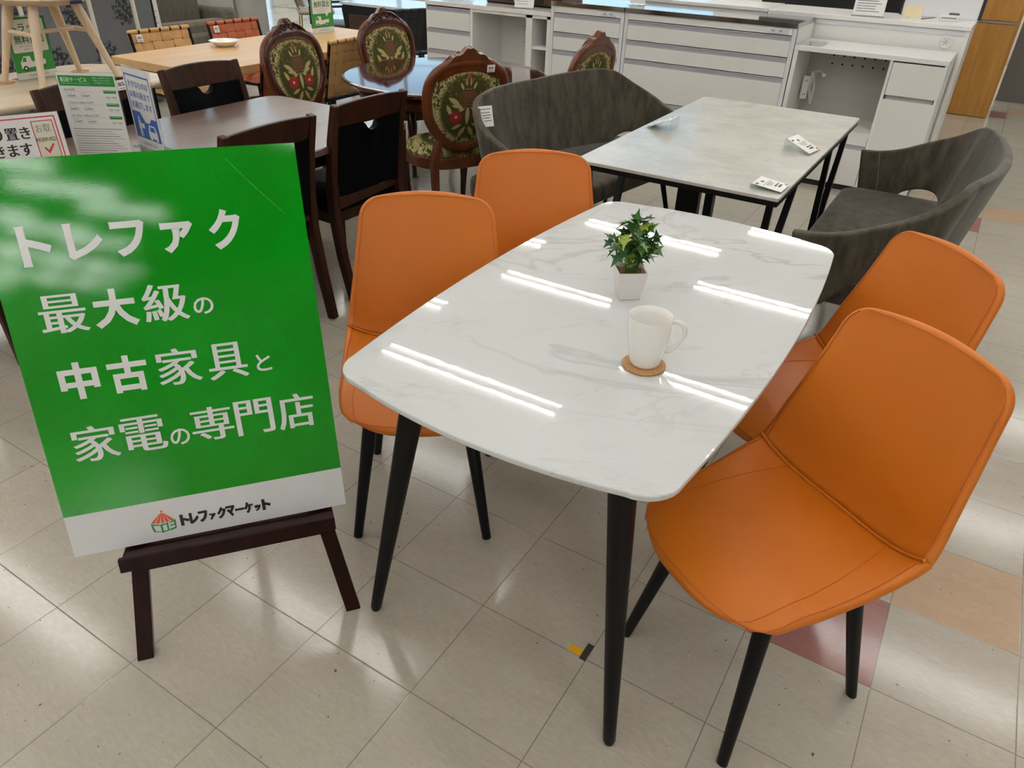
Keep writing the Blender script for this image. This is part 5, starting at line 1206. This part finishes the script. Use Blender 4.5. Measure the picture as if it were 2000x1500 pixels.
MB().box2((-6.50, 2.55, 0.02), (-6.28, 4.33, 1.25)).build('body', damask(), MA, smooth=30, bevel=0.05, seg=4)
for y_ in (2.6, 4.298): MB().box2((-6.285, y_, 0.06), (-6.272, y_+0.007, 1.2)).build('piping', DARK, MA, smooth=0)
BF = thing('bed_rail_frame', 'cream metal rail frame standing before the grey mattress', 'frame', (0, 0, 0))
CRM = mat('cream_enamel', '#cfcaba', 0.35)
for y in (3.16, 3.69, 4.06): MB().tube([(-6.17, y, 0.0), (-6.17, y-0.01, 1.3)], 0.017, 10).build('post', CRM, BF)
MB().tube([(-6.17, 3.0, 1.3), (-6.17, 4.2, 1.3)], 0.017, 10).build('rail', CRM, BF)
SO = thing('brown_sofa', 'greyish brown sofa with rounded cushions beyond the woven chairs', 'sofa', (0, 0, 0))
SOF = suede('brown_sofa_fabric', '#5b544a', '#6f675b')
MB().box2((-7.75, 3.9, 0.05), (-6.92, 5.62, 0.42)).build('base', SOF, SO, smooth=30, bevel=0.04, seg=3)
MB().box2((-7.12, 4.42, 0.30), (-6.95, 5.66, 0.52)).build('front_frame', SOF, SO, smooth=30, bevel=0.04, seg=3)
for a, b in ((4.0, 4.78), (4.79, 5.56)): MB().box2((-7.62, a, 0.40), (-7.28, b, 0.90)).build('back_cushion', SOF, SO, smooth=30, bevel=0.07, seg=4)
MB().box2((-7.75, 5.57, 0.05), (-6.95, 5.74, 0.62)).build('armrest', SOF, SO, smooth=30, bevel=0.05, seg=3)
paper_stand('notice_stand', 'white paper notice hanging beside the mattress, at the end of brown sofa', (-6.60, 4.52, 0.55), R_(60), 0.10, 0.32, 6)
GC = thing('grey_armchair', 'pale grey high-backed armchair turned away, beyond the brown sofa', 'armchair', (0, 0, 0))
PG = mat('pale_grey_leather', '#a5a49d', 0.5, grain=0.05, gscale=5)
MB().box2((-8.0, 5.98, 0.05), (-7.75, 6.40, 1.15)).build('back_panel', PG, GC, smooth=30, bevel=0.07, seg=4)
MB().box2((-8.0, 6.41, 0.05), (-7.72, 6.86, 1.15)).build('back_panel', PG, GC, smooth=30, bevel=0.07, seg=4)
MB().box2((-8.6, 5.98, 0.05), (-8.0, 6.86, 0.45)).build('seat', PG, GC, smooth=30, bevel=0.05, seg=3)
GOLD = mat('brass_legs', '#b9a662', 0.25, 0.9)
def gold_chair(loc, rz, label):
    t = thing('gold_leg_chair', label, 'chair', loc, rz)
    MB().slab(arc_poly(0.23, 0.22, 0.08, 6), 0.43, 0.47, 0.015).build('seat', mat('greige_seat', '#a8a096', 0.7), t, smooth=50)
    MB().grid(lambda a, v: (0.21*(2*a-1), -0.20-0.10*v+0.05*abs(2*a-1)**2, 0.50+0.36*v), 14, 10).build('backrest', mat('taupe_back', '#8d8174', 0.7), t, solid=0.03, bevel=0.01)
    MB().ring([(x, y, 0.425) for x, y in arc_poly(0.215, 0.205, 0.06, 5)], 0.009, 0.009, 8).build('seat_ring', GOLD, t)
    for sx in (-1, 1):
        for sy in (-1, 1): MB().tube([(sx*0.19, sy*0.18, 0.42), (sx*0.205, sy*0.20, 0)], 0.009, 8).build('leg', GOLD, t)
        MB().tube([(sx*0.17, -0.19, 0.44), (sx*0.17, -0.24, 0.6)], 0.008, 8).build('back_support', GOLD, t)
    return t
gold_chair((-7.35, 7.25, 0), R_(-40), 'greige chair with thin brass legs in the bright far background')
SM = thing('small_grey_box', 'small grey box on the floor beyond the tapestry chair', 'box', (-6.7, 6.1, 0))
MB().box2((-0.16, -0.12, 0), (0.16, 0.12, 0.36)).build('body', mat('box_grey', '#8b8987', 0.6), SM, smooth=0, bevel=0.006)
# dark desk with white top
DK = thing('dark_desk', 'dark framed desk with pale shiny top and brown drawer, far background', 'desk', (0, 0, 0))
NAVY = mat('navy_black_wood', '#0d0f16', 0.4)
MB().box2((-5.95, 6.22, 0.685), (-4.90, 6.86, 0.71)).build('desktop', mat('pale_top', '#c8cbd2', 0.12), DK, smooth=0, bevel=0.003)
MB().box2((-5.93, 6.24, 0.60), (-4.92, 6.84, 0.684)).build('apron', NAVY, DK, smooth=0)
MB().box2((-5.85, 6.225, 0.44), (-5.35, 6.70, 0.60)).build('drawer', wood('brown_drawer', '#33241b', '#4a372a', 'X', 0.4), DK, smooth=0, bevel=0.003)
for x in (-5.90, -4.95):
    for y in (6.27, 6.81): MB().tube([(x, y, 0.60), (x, y, 0)], 0.022, 4, flat=True).build('leg', NAVY, DK, smooth=0)
MB().box2((-5.90, 6.26, 0.18), (-4.95, 6.30, 0.21)).build('stretcher', NAVY, DK, smooth=0)
# black woven chairs stacked near the desk, gaps show between the straps
bw = woven_chair(LB, 'black strap chairs before the dark desk'); bw.location = (-4.72, 5.72, 0); bw.rotation_euler = (0, 0, R_(70)); bw['label'] = 'black strap chair in front of the dark desk, beside the far left white counter'
oc2 = thing('office_chair', 'black armchair standing left of the dark desk', 'chair', (-6.35, 6.55, 0), R_(-60))
MB().slab(arc_poly(0.23, 0.22, 0.05, 5), 0.40, 0.46, 0.015).build('seat', NAVY, oc2, smooth=50)
MB().grid(lambda a, v: (0.21*(2*a-1), -0.20-0.06*v, 0.50+0.40*v), 10, 8).build('backrest', NAVY, oc2, solid=0.03, bevel=0.01)
for sx in (-1, 1):
    MB().tube([(sx*0.25, -0.2, 0.46), (sx*0.26, -0.2, 0.62), (sx*0.26, 0.15, 0.64), (sx*0.25, 0.18, 0.42)], 0.014, 8).build('armrest', NAVY, oc2)
    for sy in (-1, 1): MB().tube([(sx*0.19, sy*0.18, 0.40), (sx*0.23, sy*0.22, 0)], 0.015, 8).build('leg', NAVY, oc2)
